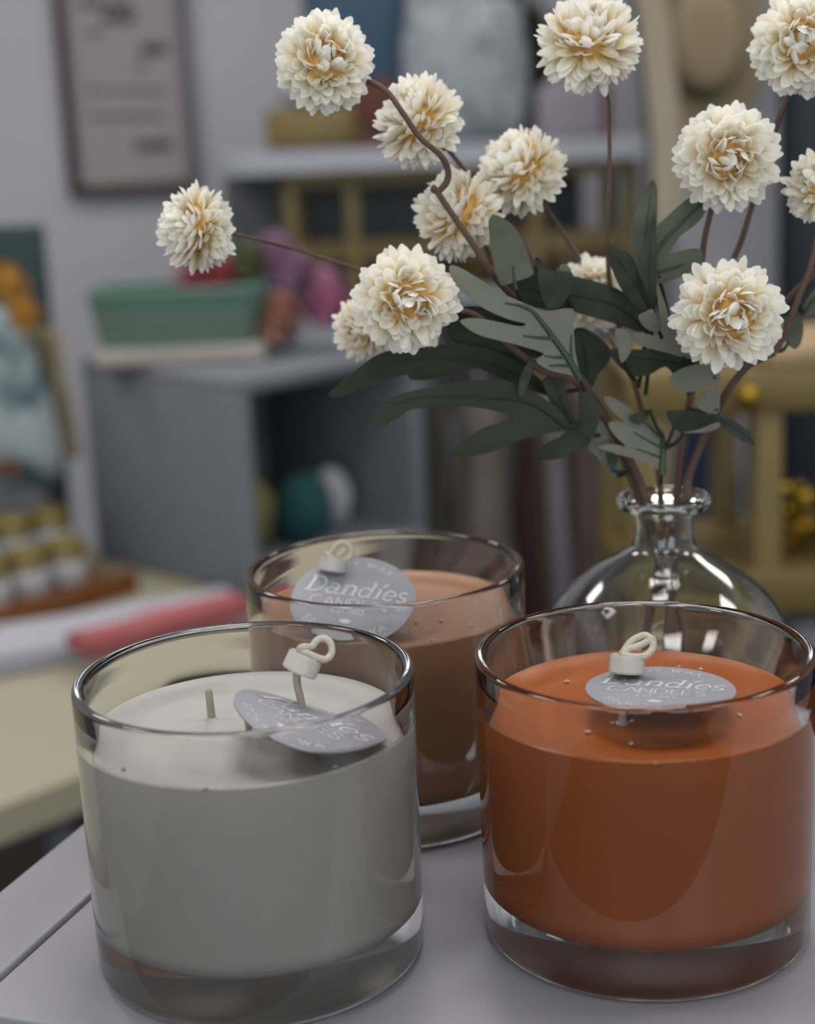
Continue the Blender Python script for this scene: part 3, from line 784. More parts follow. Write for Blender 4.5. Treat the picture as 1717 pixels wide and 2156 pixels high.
leaf(s3, [(1378, 453), (1383, 500), (1384, 549), (1383, 600), (1381, 648), (1376, 654), (1366, 622), (1350, 585), (1341, 552), (1348, 525), (1361, 496)],
     .556, a=.03, b=.0, vein=([(1378, 650), (1368, 590), (1372, 490)], 2.2, 0.8), pet=((1378, 650), (1360, 830, .584)))
leaf(s4, [(1377, 379), (1385, 398), (1385, 440), (1383, 500), (1378, 545), (1360, 560), (1344, 552), (1332, 528), (1330, 500), (1337, 449), (1352, 408), (1365, 388)],
     .572, a=.02, b=-.02, front='bottom', alt=1, vein=([(1362, 556), (1360, 500), (1370, 410)], 2.4, 0.8), pet=((1362, 556), (1420, 745, .577)))
leaf(s4, [(1384, 478), (1405, 456), (1441, 424), (1465, 411), (1483, 410), (1492, 420), (1490, 433), (1481, 456), (1459, 478), (1434, 496), (1420, 517), (1409, 534), (1423, 532), (1445, 525), (1470, 523), (1481, 532), (1477, 558), (1459, 571), (1423, 587), (1384, 596), (1380, 560), (1381, 515)],
     .562, a=.02, b=.0, front='bottom', alt=1, vein=([(1383, 530), (1410, 495), (1450, 455), (1486, 424)], 5.0, 2.0), veins=[([(1385, 573), (1415, 565), (1443, 556)], 3.8, 1.4)], pet=((1388, 580), (1430, 740, .577)))
leaf(s4, [(1331, 704), (1345, 700), (1375, 706), (1397, 714), (1392, 680), (1386, 640), (1385, 598), (1401, 638), (1414, 681), (1431, 722), (1466, 756), (1440, 753), (1405, 743), (1371, 734), (1345, 726), (1333, 716)],
     .552, a=.03, b=.02, front='bottom', pet=((1440, 750), (1452, 830, .576)))
leaf(s4, [(1295, 695), (1315, 694), (1333, 710), (1332, 734), (1316, 760), (1307, 760), (1302, 731)], .548, a=.05, b=.0, front='bottom', name='leaf', pet=((1310, 756), (1338, 800, .580)))
leaf(s4, [(1345, 665), (1360, 656), (1375, 651), (1384, 674), (1391, 698), (1368, 696), (1351, 681)], .553, a=.02, b=.03, front='bottom', alt=0, pet=((1388, 696), (1420, 760, .574)))
leaf(s4, [(1282, 740), (1310, 733), (1345, 736), (1385, 735), (1420, 742), (1466, 758), (1462, 776), (1425, 792), (1402, 772), (1370, 788), (1341, 792), (1310, 776)], .564, a=.02, b=.04, vein=([(1462, 768), (1380, 758), (1295, 745)], 2.4, .8), pet=((1455, 770), (1456, 825, .576)))
leaf(s4, [(1408, 797), (1434, 777), (1467, 767), (1495, 768), (1512, 780), (1515, 803), (1480, 817), (1454, 826), (1427, 818)], .554, a=.03, b=.02, front='bottom', pet=((1505, 795), (1465, 800, .574)))
leaf(s4, [(1465, 845), (1477, 830), (1497, 819), (1514, 812), (1517, 840), (1513, 869), (1493, 870), (1474, 860)], .556, a=.02, b=.02, front='bottom', pet=((1510, 862), (1450, 860, .575)))
leaf(s5, [(1493, 874), (1520, 876), (1556, 892), (1583, 916), (1591, 936), (1569, 932), (1533, 910), (1507, 890)], .556, a=-.03, b=.02, alt=1, vein=([(1496, 876), (1540, 897), (1588, 932)], 2.2, .8), pet=((1498, 878), (1507, 872, .570)))
leaf(s5, [(1655, 720), (1648, 690), (1660, 660), (1680, 655), (1692, 680), (1690, 715), (1675, 735)], .575, a=.02, b=.0, front='bottom', alt=1, pet=((1660, 722), (1640, 738, .562)))
leaf(s5, [(1690, 660), (1700, 630), (1725, 600), (1760, 590), (1770, 620), (1740, 650), (1705, 665)], .568, a=.02, b=.02, front='bottom', alt=1, vein=([(1695, 658), (1720, 625), (1760, 600)], 4, 1.5), pet=((1695, 658), (1682, 632, .561)))
# the pale leaf cluster just above the vase neck
leaf(s3, [(1272, 838), (1289, 836), (1322, 856), (1358, 884), (1390, 900), (1400, 922), (1402, 965), (1396, 990), (1386, 988), (1348, 969), (1299, 956), (1259, 940), (1292, 935), (1318, 940), (1300, 922), (1286, 905), (1282, 890), (1303, 887), (1318, 890), (1292, 868)],
     .560, a=.03, b=-.02, front='bottom', vein=([(1394, 1000), (1396, 960), (1396, 922)], 8.0, 5.0), veins=[([(1394, 965), (1370, 955), (1340, 945)], 3.2, 1.2), ([(1395, 945), (1370, 930), (1335, 910)], 3.2, 1.2), ([(1396, 925), (1375, 905), (1345, 880)], 3.2, 1.2), ([(1397, 955), (1410, 925), (1418, 900)], 4.5, 1.6)],
     pet=((1394, 998), (1389, 1020, VY + .003)))
leaf(s3, [(1404, 867), (1425, 863), (1447, 863), (1480, 869), (1505, 880), (1517, 888), (1500, 903), (1480, 909), (1437, 911), (1417, 897)], .556, a=.0, b=.05, alt=0, vein=([(1415, 895), (1460, 885), (1505, 890)], 2, .8), pet=((1420, 898), (1400, 940, .560)))
leaf(s3, [(1437, 911), (1470, 905), (1500, 892), (1515, 889), (1516, 898), (1500, 907), (1475, 911)], .5545, a=.0, b=.02, front='bottom', name='leaf', pet=((1442, 911), (1404, 942, .560)))
leaf(s3, [(1325, 880), (1337, 870), (1355, 864), (1378, 863), (1365, 876), (1348, 893), (1334, 890)], .557, a=.0, b=.02, pet=((1370, 868), (1398, 920, .560)))
leaf(s1, [(1262, 882), (1250, 910), (1238, 940), (1256, 960), (1280, 990), (1298, 1004), (1305, 985), (1294, 950), (1285, 915)], .566, a=.03, b=.02, front='bottom', pet=((1298, 1000), (1322, 990, VY)))
leaf(s1, [(1277, 952), (1290, 949), (1302, 957), (1301, 975), (1290, 992), (1280, 975)], .562, a=.0, b=.02, pet=((1290, 990), (1322, 988, VY)))
leaf(s2, [(1128, 753), (1124, 770), (1118, 795), (1106, 825), (1098, 834), (1092, 825), (1094, 805), (1100, 785), (1112, 764)], .545, a=.02, b=.02, alt=1, pet=((1126, 756), (1114, 760, .553)))
leaf(s3, [(1133, 566), (1165, 570), (1205, 574), (1206, 596), (1200, 618), (1185, 641), (1161, 653), (1148, 640), (1138, 612)], .550, a=.02, b=.04, alt=1, pet=((1162, 650), (1200, 715, .556)))
leaf(s3, [(1176, 572), (1182, 558), (1190, 555), (1199, 562), (1204, 574), (1195, 600), (1182, 600)], .558, a=.0, b=.02, front='bottom', pet=((1190, 598), (1205, 650, .566)))
leaf(s3, [(1128, 575), (1126, 550), (1132, 542), (1143, 552), (1152, 570), (1150, 590), (1134, 592)], .562, pet=((1140, 590), (1150, 622, .566)))
leaf(s1, [(1175, 745), (1215, 690), (1255, 705), (1290, 745), (1260, 790), (1240, 830), (1222, 815), (1200, 790)], .576, a=.02, b=.02, vein=([(1235, 825), (1235, 765), (1225, 705)], 2.4, .8), pet=((1238, 822), (1270, 870, .574)))
#BACKGROUND
# ------------------------------------------------------------------ the shop behind (out of focus)
M_gold = mat('gold_paint', (146, 128, 76), 0.45, metal=0.25, c2=(132, 112, 62), scale=14)
M_goldsh = mat('gold_foil', (206, 172, 66), 0.22, metal=0.85, c2=(180, 140, 40), scale=30)
M_white = mat('white_board', (205, 207, 218), 0.5, c2=(198, 200, 212), scale=5)
M_char = mat('charcoal_board', (136, 137, 141), 0.8, c2=(124, 125, 129), scale=6)
M_frame = mat('frame_wood', (70, 48, 36), 0.5, c2=(52, 34, 26), scale=20)
M_paper = mat('sign_paper', (196, 182, 190), 0.8, c2=(188, 180, 184), scale=7)
M_script = mat('sign_ink', (96, 88, 94), 0.8)
M_felt = mat('grey_felt', (146, 150, 160), 0.95, c2=(124, 128, 138), scale=60, bump=0.6, bscale=500)
M_feltlit = mat('felt_lit_copy', (180, 184, 192), 0.95, c2=(166, 170, 180), scale=60)  # lighter copy of the grey felt, offsets the shade inside the cube
M_teal = mat('teal_cloth', (22, 92, 94), 0.9, c2=(14, 74, 78), scale=30)
M_green = mat('green_wicker', (114, 154, 140), 0.7, c2=(92, 132, 120), scale=70)
M_greenp = mat('green_wicker_pale', (146, 156, 148), 0.7, c2=(112, 136, 126), scale=70)
M_lace = mat('lace', (206, 198, 188), 0.9, c2=(188, 180, 172), scale=90)
M_pink = mat('tissue_pink', (238, 166, 196), 0.8, c2=(232, 176, 204), scale=40)
M_mag = mat('tissue_magenta', (236, 150, 192), 0.8, c2=(226, 146, 190), scale=40)
M_lil = mat('tissue_lilac', (206, 168, 196), 0.8, c2=(196, 152, 188), scale=40)
M_red = mat('tissue_red', (212, 104, 116), 0.8, c2=(198, 88, 100), scale=40)
M_lime = mat('tissue_green', (134, 152, 98), 0.8, c2=(116, 136, 84), scale=40)
M_peach = mat('tissue_peach', (216, 160, 138), 0.8, c2=(206, 148, 124), scale=40)
M_cushion = mat('cushion_print', (190, 206, 210), 0.9, c2=(76, 112, 126), scale=16, detail=2, sharp=(0.44, 0.62))
M_floral = mat('cushion_floral', (186, 194, 202), 0.9, c2=(140, 150, 158), scale=30, detail=2, sharp=(0.48, 0.66))
M_creamc = mat('cream_cloth', (216, 204, 176), 0.9, c2=(196, 182, 150), scale=12, sharp=(.4, .7))
M_yell = mat('yellow_silk', (206, 152, 54), 0.8, c2=(180, 120, 40), scale=26)
M_dkgreen = mat('dark_green_board', (62, 84, 88), 0.8, c2=(50, 70, 74), scale=9)
M_rust = mat('rust', (110, 54, 40), 0.7)
M_jarc = mat('jam', (150, 138, 96), 0.35, c2=(128, 112, 70), scale=50, coat=0.5)
M_lid = mat('gold_lid', (176, 160, 92), 0.4, metal=0.5, c2=(160, 142, 74), scale=60)
M_label = mat('paper_label', (218, 216, 220), 0.8, scale=60)
M_wood = mat('tray_wood', (150, 92, 34), 0.6, c2=(122, 70, 22), scale=18)
M_ctable = mat('cream_table', (198, 192, 168), 0.6, c2=(188, 182, 158), scale=7)
M_towel = mat('white_towel', (206, 206, 218), 0.95, c2=(190, 192, 206), scale=14)
M_pinkt = mat('pink_towel', (200, 116, 122), 0.95, c2=(186, 100, 106), scale=14)
M_blackt = mat('black_towel', (58, 56, 62), 0.95, c2=(44, 42, 48), scale=14)
M_blue = mat('slate_blue', (74, 104, 130), 0.8, c2=(64, 92, 118), scale=10)
M_lav = mat('lavender_box', (172, 164, 180), 0.8, c2=(162, 154, 170), scale=10)
M_plant = mat('far_foliage', (56, 62, 34), 0.8, c2=(42, 48, 26), scale=30)
M_navy = mat('navy_paint', (16, 34, 48), 0.5, c2=(12, 28, 40), scale=8)
M_ivory = mat('ivory_drape', (206, 194, 172), 0.9, c2=(190, 178, 156), scale=8)
M_straw = mat('straw', (176, 160, 128), 0.9, c2=(150, 134, 104), scale=60)
M_column = mat('column_paint', (178, 178, 184), 0.85, c2=(170, 170, 178), scale=5)
M_pine = mat('pine', (196, 172, 132), 0.6, c2=(182, 156, 114), scale=16)

def bx(mb, x0, x1, y0, y1, Y, dep, bev=0.0, mi=0):
    """upright box whose front stands at distance Y and fills about this window of the view"""
    xm, ym = (x0 + x1) / 2, (y0 + y1) / 2
    xa, xb = at(x0, ym, Y).x, at(x1, ym, Y).x; zb, za = at(xm, y1, Y).z, at(xm, y0, Y).z
    return mb.box(((xa + xb) / 2, Y + dep / 2, (za + zb) / 2), (xb - xa, dep, za - zb), None, bev)
def one(mb, name, m_, label, cat, group=None, origin=None, smooth=True):
    if origin is None:
        xs = [v.x for v in mb.v]; ys = [v.y for v in mb.v]; zs = [v.z for v in mb.v]
        origin = ((min(xs) + max(xs)) / 2, (min(ys) + max(ys)) / 2, min(zs))
    return tag(mb.build(name, m_, None, origin=origin, smooth=smooth), label, cat, group)

# framed sign on the back wall
YW = YB
fx0, fx1 = at(128, 200, YW - .03).x, at(405, 200, YW - .03).x
fz0 = at(270, 408, YW - .03).z; fz1 = fz0 + 0.62
sg = thing('framed_sign', ((fx0 + fx1) / 2, YW, fz0), 'dark wood framed pinkish paper sign hanging on the back wall', 'framed sign')
fw_ = 0.022
MB().box((fx0 + fw_ / 2, YW - .02, (fz0 + fz1) / 2), (fw_, .036, fz1 - fz0), None, .003).build('frame_rail', M_frame, sg, root=sg)
MB().box((fx1 - fw_ / 2, YW - .02, (fz0 + fz1) / 2), (fw_, .036, fz1 - fz0), None, .003).build('frame_rail', M_char, sg, root=sg)  # grey colour stands in for a reflection on this wood rail
for z in (fz0 + fw_ / 2, fz1 - fw_ / 2):
    MB().box(((fx0 + fx1) / 2, YW - .02, z), (fx1 - fx0 - 2 * fw_, .036, fw_), None, .003).build('frame_rail', M_frame, sg, root=sg)
pp = MB().box(((fx0 + fx1) / 2, YW - .010, (fz0 + fz1) / 2), (fx1 - fx0 - 2 * fw_, .012, fz1 - fz0 - 2 * fw_)).build('paper', M_paper, sg, root=sg, smooth=False)
scr = MB()
def scribble(x0, x1, y, amp, w, seed, waves):
    pl = []
    n = waves * 8
    for i in range(n + 1):
        t = i / n
        px = x0 + (x1 - x0) * t + math.sin(t * waves * 6.283) * amp * .35; py = y + math.cos(t * waves * 6.283) * amp * (0.5 + .5 * abs(noise.noise(Vector((t * 6, seed, 0)))))
        pl.append(at(px, py, YW - .0175))
    for a, b in zip(pl[:-1], pl[1:]):
        d = (b - a); nrm = Vector((-d.z, 0, d.x)).normalized() * w
        scr.add([a + nrm, a - nrm, b - nrm, b + nrm], [[0, 1, 2, 3]])
scribble(165, 280, 4, 16, .005, 1, 4)
scribble(215, 285, 34, 14, .007, 2, 4)
scribble(182, 215, 68, 10, .003, 3, 2)
scribble(298, 350, 102, 13, .007, 4, 4)
scribble(285, 310, 138, 9, .003, 8, 2)
scribble(180, 348, 190, 6, .003, 5, 10)
scribble(188, 345, 244, 6, .0032, 6, 10)
scribble(285, 362, 305, 13, .006, 7, 5)
tag(scr.build('lettering', M_script, pp, root=sg, smooth=False), kind='stuff')

# tall console with white top and gold legs
YC = 2.9
def slab(x0, x1, y, Y, dep, th, round_left=True):
    xa, xb = at(x0, y, Y).x, at(x1, y, Y).x; z = at((x0 + x1) / 2, y, Y).z
    r = 0.09; pts = []
    pts += [(xb, Y), (xb, Y + dep), (xa, Y + dep)]
    for i in range(7):
        a = math.pi + (math.pi / 2) * i / 6; pts.append((xa + r + r * math.cos(a), Y + r + r * math.sin(a)))
    n = len(pts)
    return MB().add([(p[0], p[1], z) for p in pts] + [(p[0], p[1], z - th) for p in pts], [list(range(n)), list(range(n, 2 * n))[::-1]] + [[i, i + n, (i + 1) % n + n, (i + 1) % n] for i in range(n)]), z, xa, xb
mb, zc, xa, xb = slab(430, 1385, 306, YC, .42, .036)
cs = thing('console_table', ((xa + xb) / 2, YC + .2, FLOOR), 'tall gold-legged console with a white round-cornered top', 'console table')
mb.build('top', M_white, cs, root=cs, smooth=False)
for px in (612, 742, 1130, 1330):
    x = at(px, 450, YC + .06).x
    MB().box((x, YC + .08, (zc - .036 + FLOOR) / 2), (.026, .026, zc - .036 - FLOOR), None, .003).build('leg', M_gold, cs, root=cs)
for px in (612, 1330):
    x = at(px, 450, YC + .06).x
    MB().box((x, YC + .36, (zc - .036 + FLOOR) / 2), (.026, .026, zc - .036 - FLOOR), None, .003).build('leg', M_gold, cs, root=cs)
xl, xr = at(612, 450, YC + .06).x + .013, at(1330, 450, YC + .06).x - .013
MB().box(((xl + xr) / 2, YC + .08, zc - .05), (xr - xl, .02, .028)).build('apron', M_gold, cs, root=cs, smooth=False)
zr = at(760, 525, YC + .08).z
MB().box(((xl + xr) / 2, YC + .08, zr), (xr - xl, .022, .034)).build('cross_rail', M_gold, cs, root=cs, smooth=False)
zs = at(1180, 555, YC + .0).z
xs0, xs1 = at(940, 540, YC).x, xr
MB().box(((xs0 + xs1) / 2, YC + .22, zs - .06), (xs1 - xs0, .26, .03)).build('lower_shelf', M_white, cs, root=cs, smooth=False)
MB().box(((xl + xr) / 2 - .1, YC + .38, zc - .3), (xr - xl + .12, .015, .5)).build('back_panel', M_char, cs, root=cs, smooth=False)

# things on the console
def on(z, zc_): return z
zt_ = zc + .0005
t = MB(); xx = at(672, 250, YC + .15).x
wx = .19
t.box((xx, YC + .18, zt_ + .036), (wx, .13, .072), None, .012)
gb = one(t, 'gold_box', M_gold, 'gold painted box standing on the white console top', 'box')
one(MB().blob((at(640, 215, YC + .18).x, YC + .18, zt_ + .072 + .034), (.048, .045, .036), .12, 2, 3, 3), 'folded_napkin', M_towel, 'round white bundle resting on the gold box', 'napkin')
bxa, bxb = at(640, 60, YC + .28).x, at(858, 60, YC + .28).x; bzt = at(750, -150, YC + .28).z
cu2 = MB().box(((bxa + bxb) / 2, YC + .30, (bzt + zt_) / 2), (bxb - bxa, .09, bzt - zt_), None, .035)
one(cu2, 'blue_cushion', M_blue, 'slate blue cushion standing behind the blooms at the top', 'cushion')
cb = MB(); x0_, x1_ = at(845, 100, YC + .16).x, at(1112, 100, YC + .16).x
cb.blob(((x0_ + x1_) / 2, YC + .18, zt_ + .125), ((x1_ - x0_) / 2 * 1.0, .055, .128), .06, 1.2, 4, 5)
for v in cb.v:      # square the cushion off
    c = Vector(((x0_ + x1_) / 2, YC + .18, zt_ + .125)); d = v - c
    ex = (x1_ - x0_) / 2; u = d.x / ex; w2 = d.z / .128; mx_ = max(abs(u), abs(w2), 1e-4); ln = math.hypot(u, w2) or 1e-4
    f_ = 1 + 0.75 * (ln / mx_ - 1); d.x *= f_; d.z *= f_; v.x, v.y, v.z = c.x + d.x, c.y + d.y, max(c.z + d.z, zt_)
one(cb, 'floral_cushion', M_floral, 'pale grey floral cushion on the console top', 'cushion')
one(bx(MB(), 745, 835, 168, 262, YC + .05, .03, .002).box((at(790, 250, YC + .06).x, YC + .07, zt_ + .01), (.07, .04, .02)), 'brown_frame', M_rust, 'small reddish brown frame beside the gold box', 'photo frame')
pl = thing('potted_plant', (at(1122, 200, YC + .3).x, YC + .33, zt_), 'dark green leafy plant beside the floral cushion', 'plant')
MB().lathe([(0, 0), (.04, 0), (.052, .08), (.046, .08), (0, .07)], 20, Matrix.Translation(pl.location)).build('pot', M_char, pl, root=pl)
for k_ in range(26):
    a = rnd.uniform(0, 6.28); e = rnd.uniform(.3, 1.2); L = rnd.uniform(.12, .3)
    b0 = pl.location + Vector((0, 0, .06)); tip = b0 + Vector((math.cos(a) * math.cos(e) * L * .45, math.sin(a) * math.cos(e) * L * .3, math.sin(e) * L + .03))
    md = (b0 + tip) / 2 + Vector((0, 0, .03)); sd = Vector((-math.sin(a), math.cos(a), 0)) * .02
    MB().add([b0, md + sd, tip, md - sd], [[0, 1, 2], [0, 2, 3]]).build('leaf', M_plant, pl, root=pl)
lb = MB(); xx0, xx1 = at(1135, 220, YC + .1).x, at(1290, 220, YC + .1).x
lb.box(((xx0 + xx1) / 2, YC + .16, zt_ + .045), (xx1 - xx0, .12, .09), None, .006)
tb_ = thing('gift_box', ((xx0 + xx1) / 2, YC + .16, zt_), 'lavender grey box with a brown band on the console', 'box')
lb.build('carton', M_lav, tb_, root=tb_)
MB().box((xx1 - .012, YC + .16, zt_ + .0455), (.016, .122, .093), None, .003).build('band', M_rust, tb_, root=tb_)
# under the top, on the lower shelf
zl = zs - .06 + .0155
for k_, (px, w_, h_, m_, nm, lab) in enumerate(((1010, .09, .08, M_gold, 'gold_tin', 'gold tin on the lower console shelf, left'), (1115, .07, .10, M_peach, 'peach_tin', 'peach coloured tin on the lower console shelf'), (1200, .06, .09, M_straw, 'straw_pot', 'straw coloured pot on the lower console shelf'), (1275, .08, .07, M_gold, 'gold_pot', 'gold pot at the right end of the lower console shelf'))):
    x = at(px, 450, YC + .2).x
    one(MB().lathe([(0, 0), (w_ * .46, 0), (w_ * .5, .01), (w_ * .5, h_ * .8), (w_ * .42, h_ * .86), (w_ * .42, h_), (0, h_)], 24, Matrix.Translation((x, YC + .22, zl + .0003))), nm, m_, lab, 'tin')

# cream table at the left
ZT = -0.35
e0, e1 = atz(0, 1700, ZT), atz(175, 1632, ZT)
ed = (e1 - e0).normalized(); en = Vector((-ed.y, ed.x, 0))
p0 = e0 - ed * .75; p1 = e0 + ed * .62
quad = [p0, p1, p1 + en * 1.25, p0 + en * 1.25]
ctb = thing('side_table', ((p0 + p1) / 2 + en * .6)[:2] + (FLOOR,), 'long cream-topped table at the left holding jars, cloths and a grey cube', 'table')
TT = .035
MB().add([(p.x, p.y, ZT) for p in quad] + [(p.x, p.y, ZT - TT) for p in quad], [[0, 1, 2, 3], [7, 6, 5, 4]] + [[i, i + 4, (i + 1) % 4 + 4, (i + 1) % 4] for i in range(4)]).build('table_top', M_ctable, ctb, root=ctb, smooth=False)
lg = atz(122, 1715, ZT - .04) + en * .03 + ed * .02
for q_ in (lg, p1 + en * 1.17 - ed * .08, p0 + en * 1.17 + ed * .08):
    MB().tube([(q_.x, q_.y, ZT - TT), (q_.x, q_.y, FLOOR + .001)], .014, 16).build('leg', M_char, ctb, root=ctb)

# grey felt storage cube, turned edge-on, open on its right side
nz = atz(527, 1262, ZT)
side = .335
aL = R_(135); dL = Vector((math.cos(aL), math.sin(aL), 0)); dR = Vector((math.sin(aL), -math.cos(aL), 0)) ; dR = Vector((math.cos(aL - math.pi / 2), math.sin(aL - math.pi / 2), 0))
hC_ = at(505, 795, nz.y).z - ZT
cube = thing('storage_cube', (nz + dL * side / 2 + dR * side / 2)[:2] + (ZT,), 'grey felt storage cube with an open front on the cream table', 'storage cube')
rc_ = Matrix((dR, dL, Vector((0, 0, 1)))).transposed()
def cb_(x, y, z): return nz + dR * x + dL * y + Vector((0, 0, z - 0.0)) 
th_ = .026
MB().box(cb_(side / 2, side / 2, th_ / 2), (side, side, th_), rc_, .008).build('bottom_panel', M_felt, cube, root=cube)
MB().box(cb_(side / 2, side / 2, hC_ - th_ / 2), (side, side, th_), rc_, .010).build('top_panel', M_felt, cube, root=cube)
MB().box(cb_(th_ / 2, side / 2, hC_ / 2), (th_, side, hC_ - .004), rc_, .010).build('side_panel', M_felt, cube, root=cube)
MB().box(cb_(side - th_ / 2, side / 2, hC_ / 2), (th_, side, hC_ - .004), rc_, .010).build('side_panel', M_felt, cube, root=cube)
MB().box(cb_(side / 2, side - th_ / 2, hC_ / 2), (side - 2 * th_, th_, hC_ - 2 * th_), rc_, .004).build('back_panel', M_feltlit, cube, root=cube)
zi = ZT + th_ + .0005
def in_cube(x, y, z): return cb_(x, y, 0) + Vector((0, 0, 0)) + Vector((0, 0, z))
q_ = in_cube(.080, .10, 0)
one(MB().blob(Vector((q_.x, q_.y, zi + .058)), (.042, .042, .058), .15, 2, 3, 4), 'olive_bundle', mat('olive_cloth', (128, 128, 74), .9), 'olive bundle inside the grey cube', 'cloth bundle')
q_ = in_cube(.165, .075, 0)
one(MB().blob(Vector((q_.x, q_.y, zi + .050)), (.042, .044, .050), .12, 2, 3, 9), 'teal_bundle', M_teal, 'teal bundle inside the grey cube', 'cloth bundle')
q_ = in_cube(.240, .10, 0)
one(MB().blob(Vector((q_.x, q_.y, zi + .045)), (.03, .03, .045), .12, 2, 3, 12), 'white_bundle', M_towel, 'white bundle inside the grey cube', 'cloth bundle')

# on the cube: lace mat, green basket, tissue flowers
zq = ZT + hC_ + .0005
mc = cb_(side * .40, side * .52, 0)
bxr = Matrix.Rotation(R_(-3), 3, 'Z')
xb0, xb1 = at(192, 660, mc.y - .05).x, at(555, 660, mc.y - .05).x
bcx = (xb0 + xb1) / 2; bw = xb1 - xb0
zq2 = zq
one(MB().box((bcx + .004, mc.y - .02, zq2 + .011), (bw * .98, .15, .022), None, .006), 'lace_mat', M_lace, 'folded cream lace cloth under the green basket', 'cloth')
zb_ = zq2 + .0226
bk = thing('basket', (bcx, mc.y - .02, zb_), 'green woven basket standing on the grey cube', 'basket')
hb = at(370, 612, mc.y - .09).z - zb_
def ring(sx, sy, z, n=36): 
    o_ = []
    for i in range(n):
        a = 2 * math.pi * i / n; c_, s_ = math.cos(a), math.sin(a)
        o_.append((bcx + sx * math.copysign(abs(c_) ** .45, c_), mc.y - .02 + sy * math.copysign(abs(s_) ** .45, s_), z))
    return o_
nb = 7
for j in range(nb):
    f_ = j / (nb - 1); z = zb_ + .004 + (hb - .008) * f_
    MB().tube(ring(bw / 2 * (.90 + .10 * f_), .062 * (.92 + .08 * f_), z), hb / nb * .56, 6, closed=True).build('band', M_green if j in (0, nb - 1, nb - 2) else (M_greenp if j % 2 else M_green), bk, root=bk)
MB().add(ring(bw / 2 * .9, .056, zb_ + .002), [list(range(36))]).build('bottom', M_green, bk, root=bk, smooth=False)
def tissue(px, py, Y, r, m_, lab, seed):
    rr = random.Random(seed); c = at(px, py, Y); mb = MB(); mb.blob(c, (r * .5, r * .5, r * .5), .1, 2, 2)
    for i in range(46):
        th = math.acos(1 - 1.7 * (i + .5) / 46); ph = i * 2.4; d = Vector((math.sin(th) * math.cos(ph), -math.cos(th) * .8 - .1, math.sin(th) * math.sin(ph))).normalized()
        x = d.cross(Vector((.3, .2, 1))).normalized(); y = d.cross(x); L = r * rr.uniform(.85, 1.05)
        mb.add([c + x * r * .1, c - x * r * .1, c + d * L * .7 - x * r * .26, c + d * L - x * r * .1 + y * r * .08, c + d * L + x * r * .1 - y * r * .08, c + d * L * .7 + x * r * .26], [[0, 1, 2, 5], [5, 2, 3, 4]])
    return one(mb, 'tissue_flower', m_, lab, 'paper flower', 'paper flowers around the green basket')
YT = mc.y
tissue(415, 578, YT - .02, .034, M_red, 'red paper flower in the green basket', 1)
tissue(465, 585, YT - .04, .03, M_red, 'coral red paper flower in the basket under the lone left bloom', 2)
tissue(515, 560, YT - .02, .034, M_lime, 'lime green paper flower in the green basket', 3)
tissue(575, 540, YT + .03, .036, M_lil, 'lilac pink paper flower behind the basket', 4)
tissue(610, 580, YT + .02, .040, M_lil, 'lilac paper flower at the right of the basket', 5)
tissue(588, 668, YT - .05, .036, M_peach, 'peach paper flower against the basket end', 6)
tissue(672, 620, YT + .03, .044, M_pink, 'light pink paper flower, largest right of the basket', 7)
tissue(690, 650, YT + .00, .034, M_mag, 'magenta pink paper flower, rightmost of the paper flowers', 8)
tissue(610, 615, YT + .05, .032, M_mag, 'deep magenta paper flower between the pink ones', 9)
one(bx(MB(), 600, 760, 668, 735, YT - .01, .1, .01), 'white_carton', M_white, 'white carton on the cube under the pink paper flowers', 'box')

# left edge: dark board, silk roses, printed cushion, cream cloth
YLc = 2.2
bxa, bxb = at(-160, 620, 2.34).x, at(92, 560, 2.34).x; bzt = at(0, 478, 2.34).z
one(MB().box(((bxa + bxb) / 2, 2.355, (bzt + ZT) / 2 + .0005), (bxb - bxa, .03, bzt - ZT - .001), None, .004), 'dark_board', M_dkgreen, 'dark grey green board standing at the left edge', 'board')
def rose(px, py, r, seed, lab):
    c = at(px, py, YLc - .03); mb = MB(); mb.blob(c, (r * .55, r * .5, r * .55), .2, 3, 2, seed)
    for i in range(16):
        a = i * 2.4; rr = r * (.35 + .65 * i / 16); d = Vector((math.cos(a), -.9 + .8 * i / 16, math.sin(a))).normalized(); x = d.cross(Vector((0, 1, .2))).normalized()
        mb.add([c + d * rr * .3 - x * rr * .3, c + d * rr * .3 + x * rr * .3, c + d * rr + x * rr * .35, c + d * rr * 1.08, c + d * rr - x * rr * .35], [[0, 1, 2, 3, 4]])
    t_ = thing('silk_rose', (c.x, c.y + .07, ZT), lab, 'silk flower', 'yellow silk roses')
    mb.build('bloom', M_yell, t_, root=t_)
    MB().tube(catmull([(c.x, c.y + .07, ZT + .001), (c.x, c.y + .072, c.z - .10), (c.x, c.y + .06, c.z - .03), c], 5), .0022, 8).build('stem', M_plant, t_, root=t_)
rose(20, 590, .030, 1, 'upper yellow silk rose at the left edge')
rose(52, 652, .028, 2, 'lower yellow silk rose above the printed cushion')
cu = MB(); c = at(-30, 835, YLc)
cu.blob(c, (.085, .05, .135), .10, 1.4, 4, 2)
for v in cu.v:
    d = v - c; u, w2 = d.x / .085, d.z / .135; mx_ = max(abs(u), abs(w2), 1e-4); ln = math.hypot(u, w2) or 1e-4; f_ = 1 + .55 * (ln / mx_ - 1)
    v.x = c.x + d.x * f_ - d.z * .18; v.z = c.z + d.z * f_
one(cu, 'printed_cushion', M_cushion, 'pale blue cushion with dark blue print at the left edge', 'cushion')
cl = MB(); n = 14; rows = 10
vs = []; fs = []
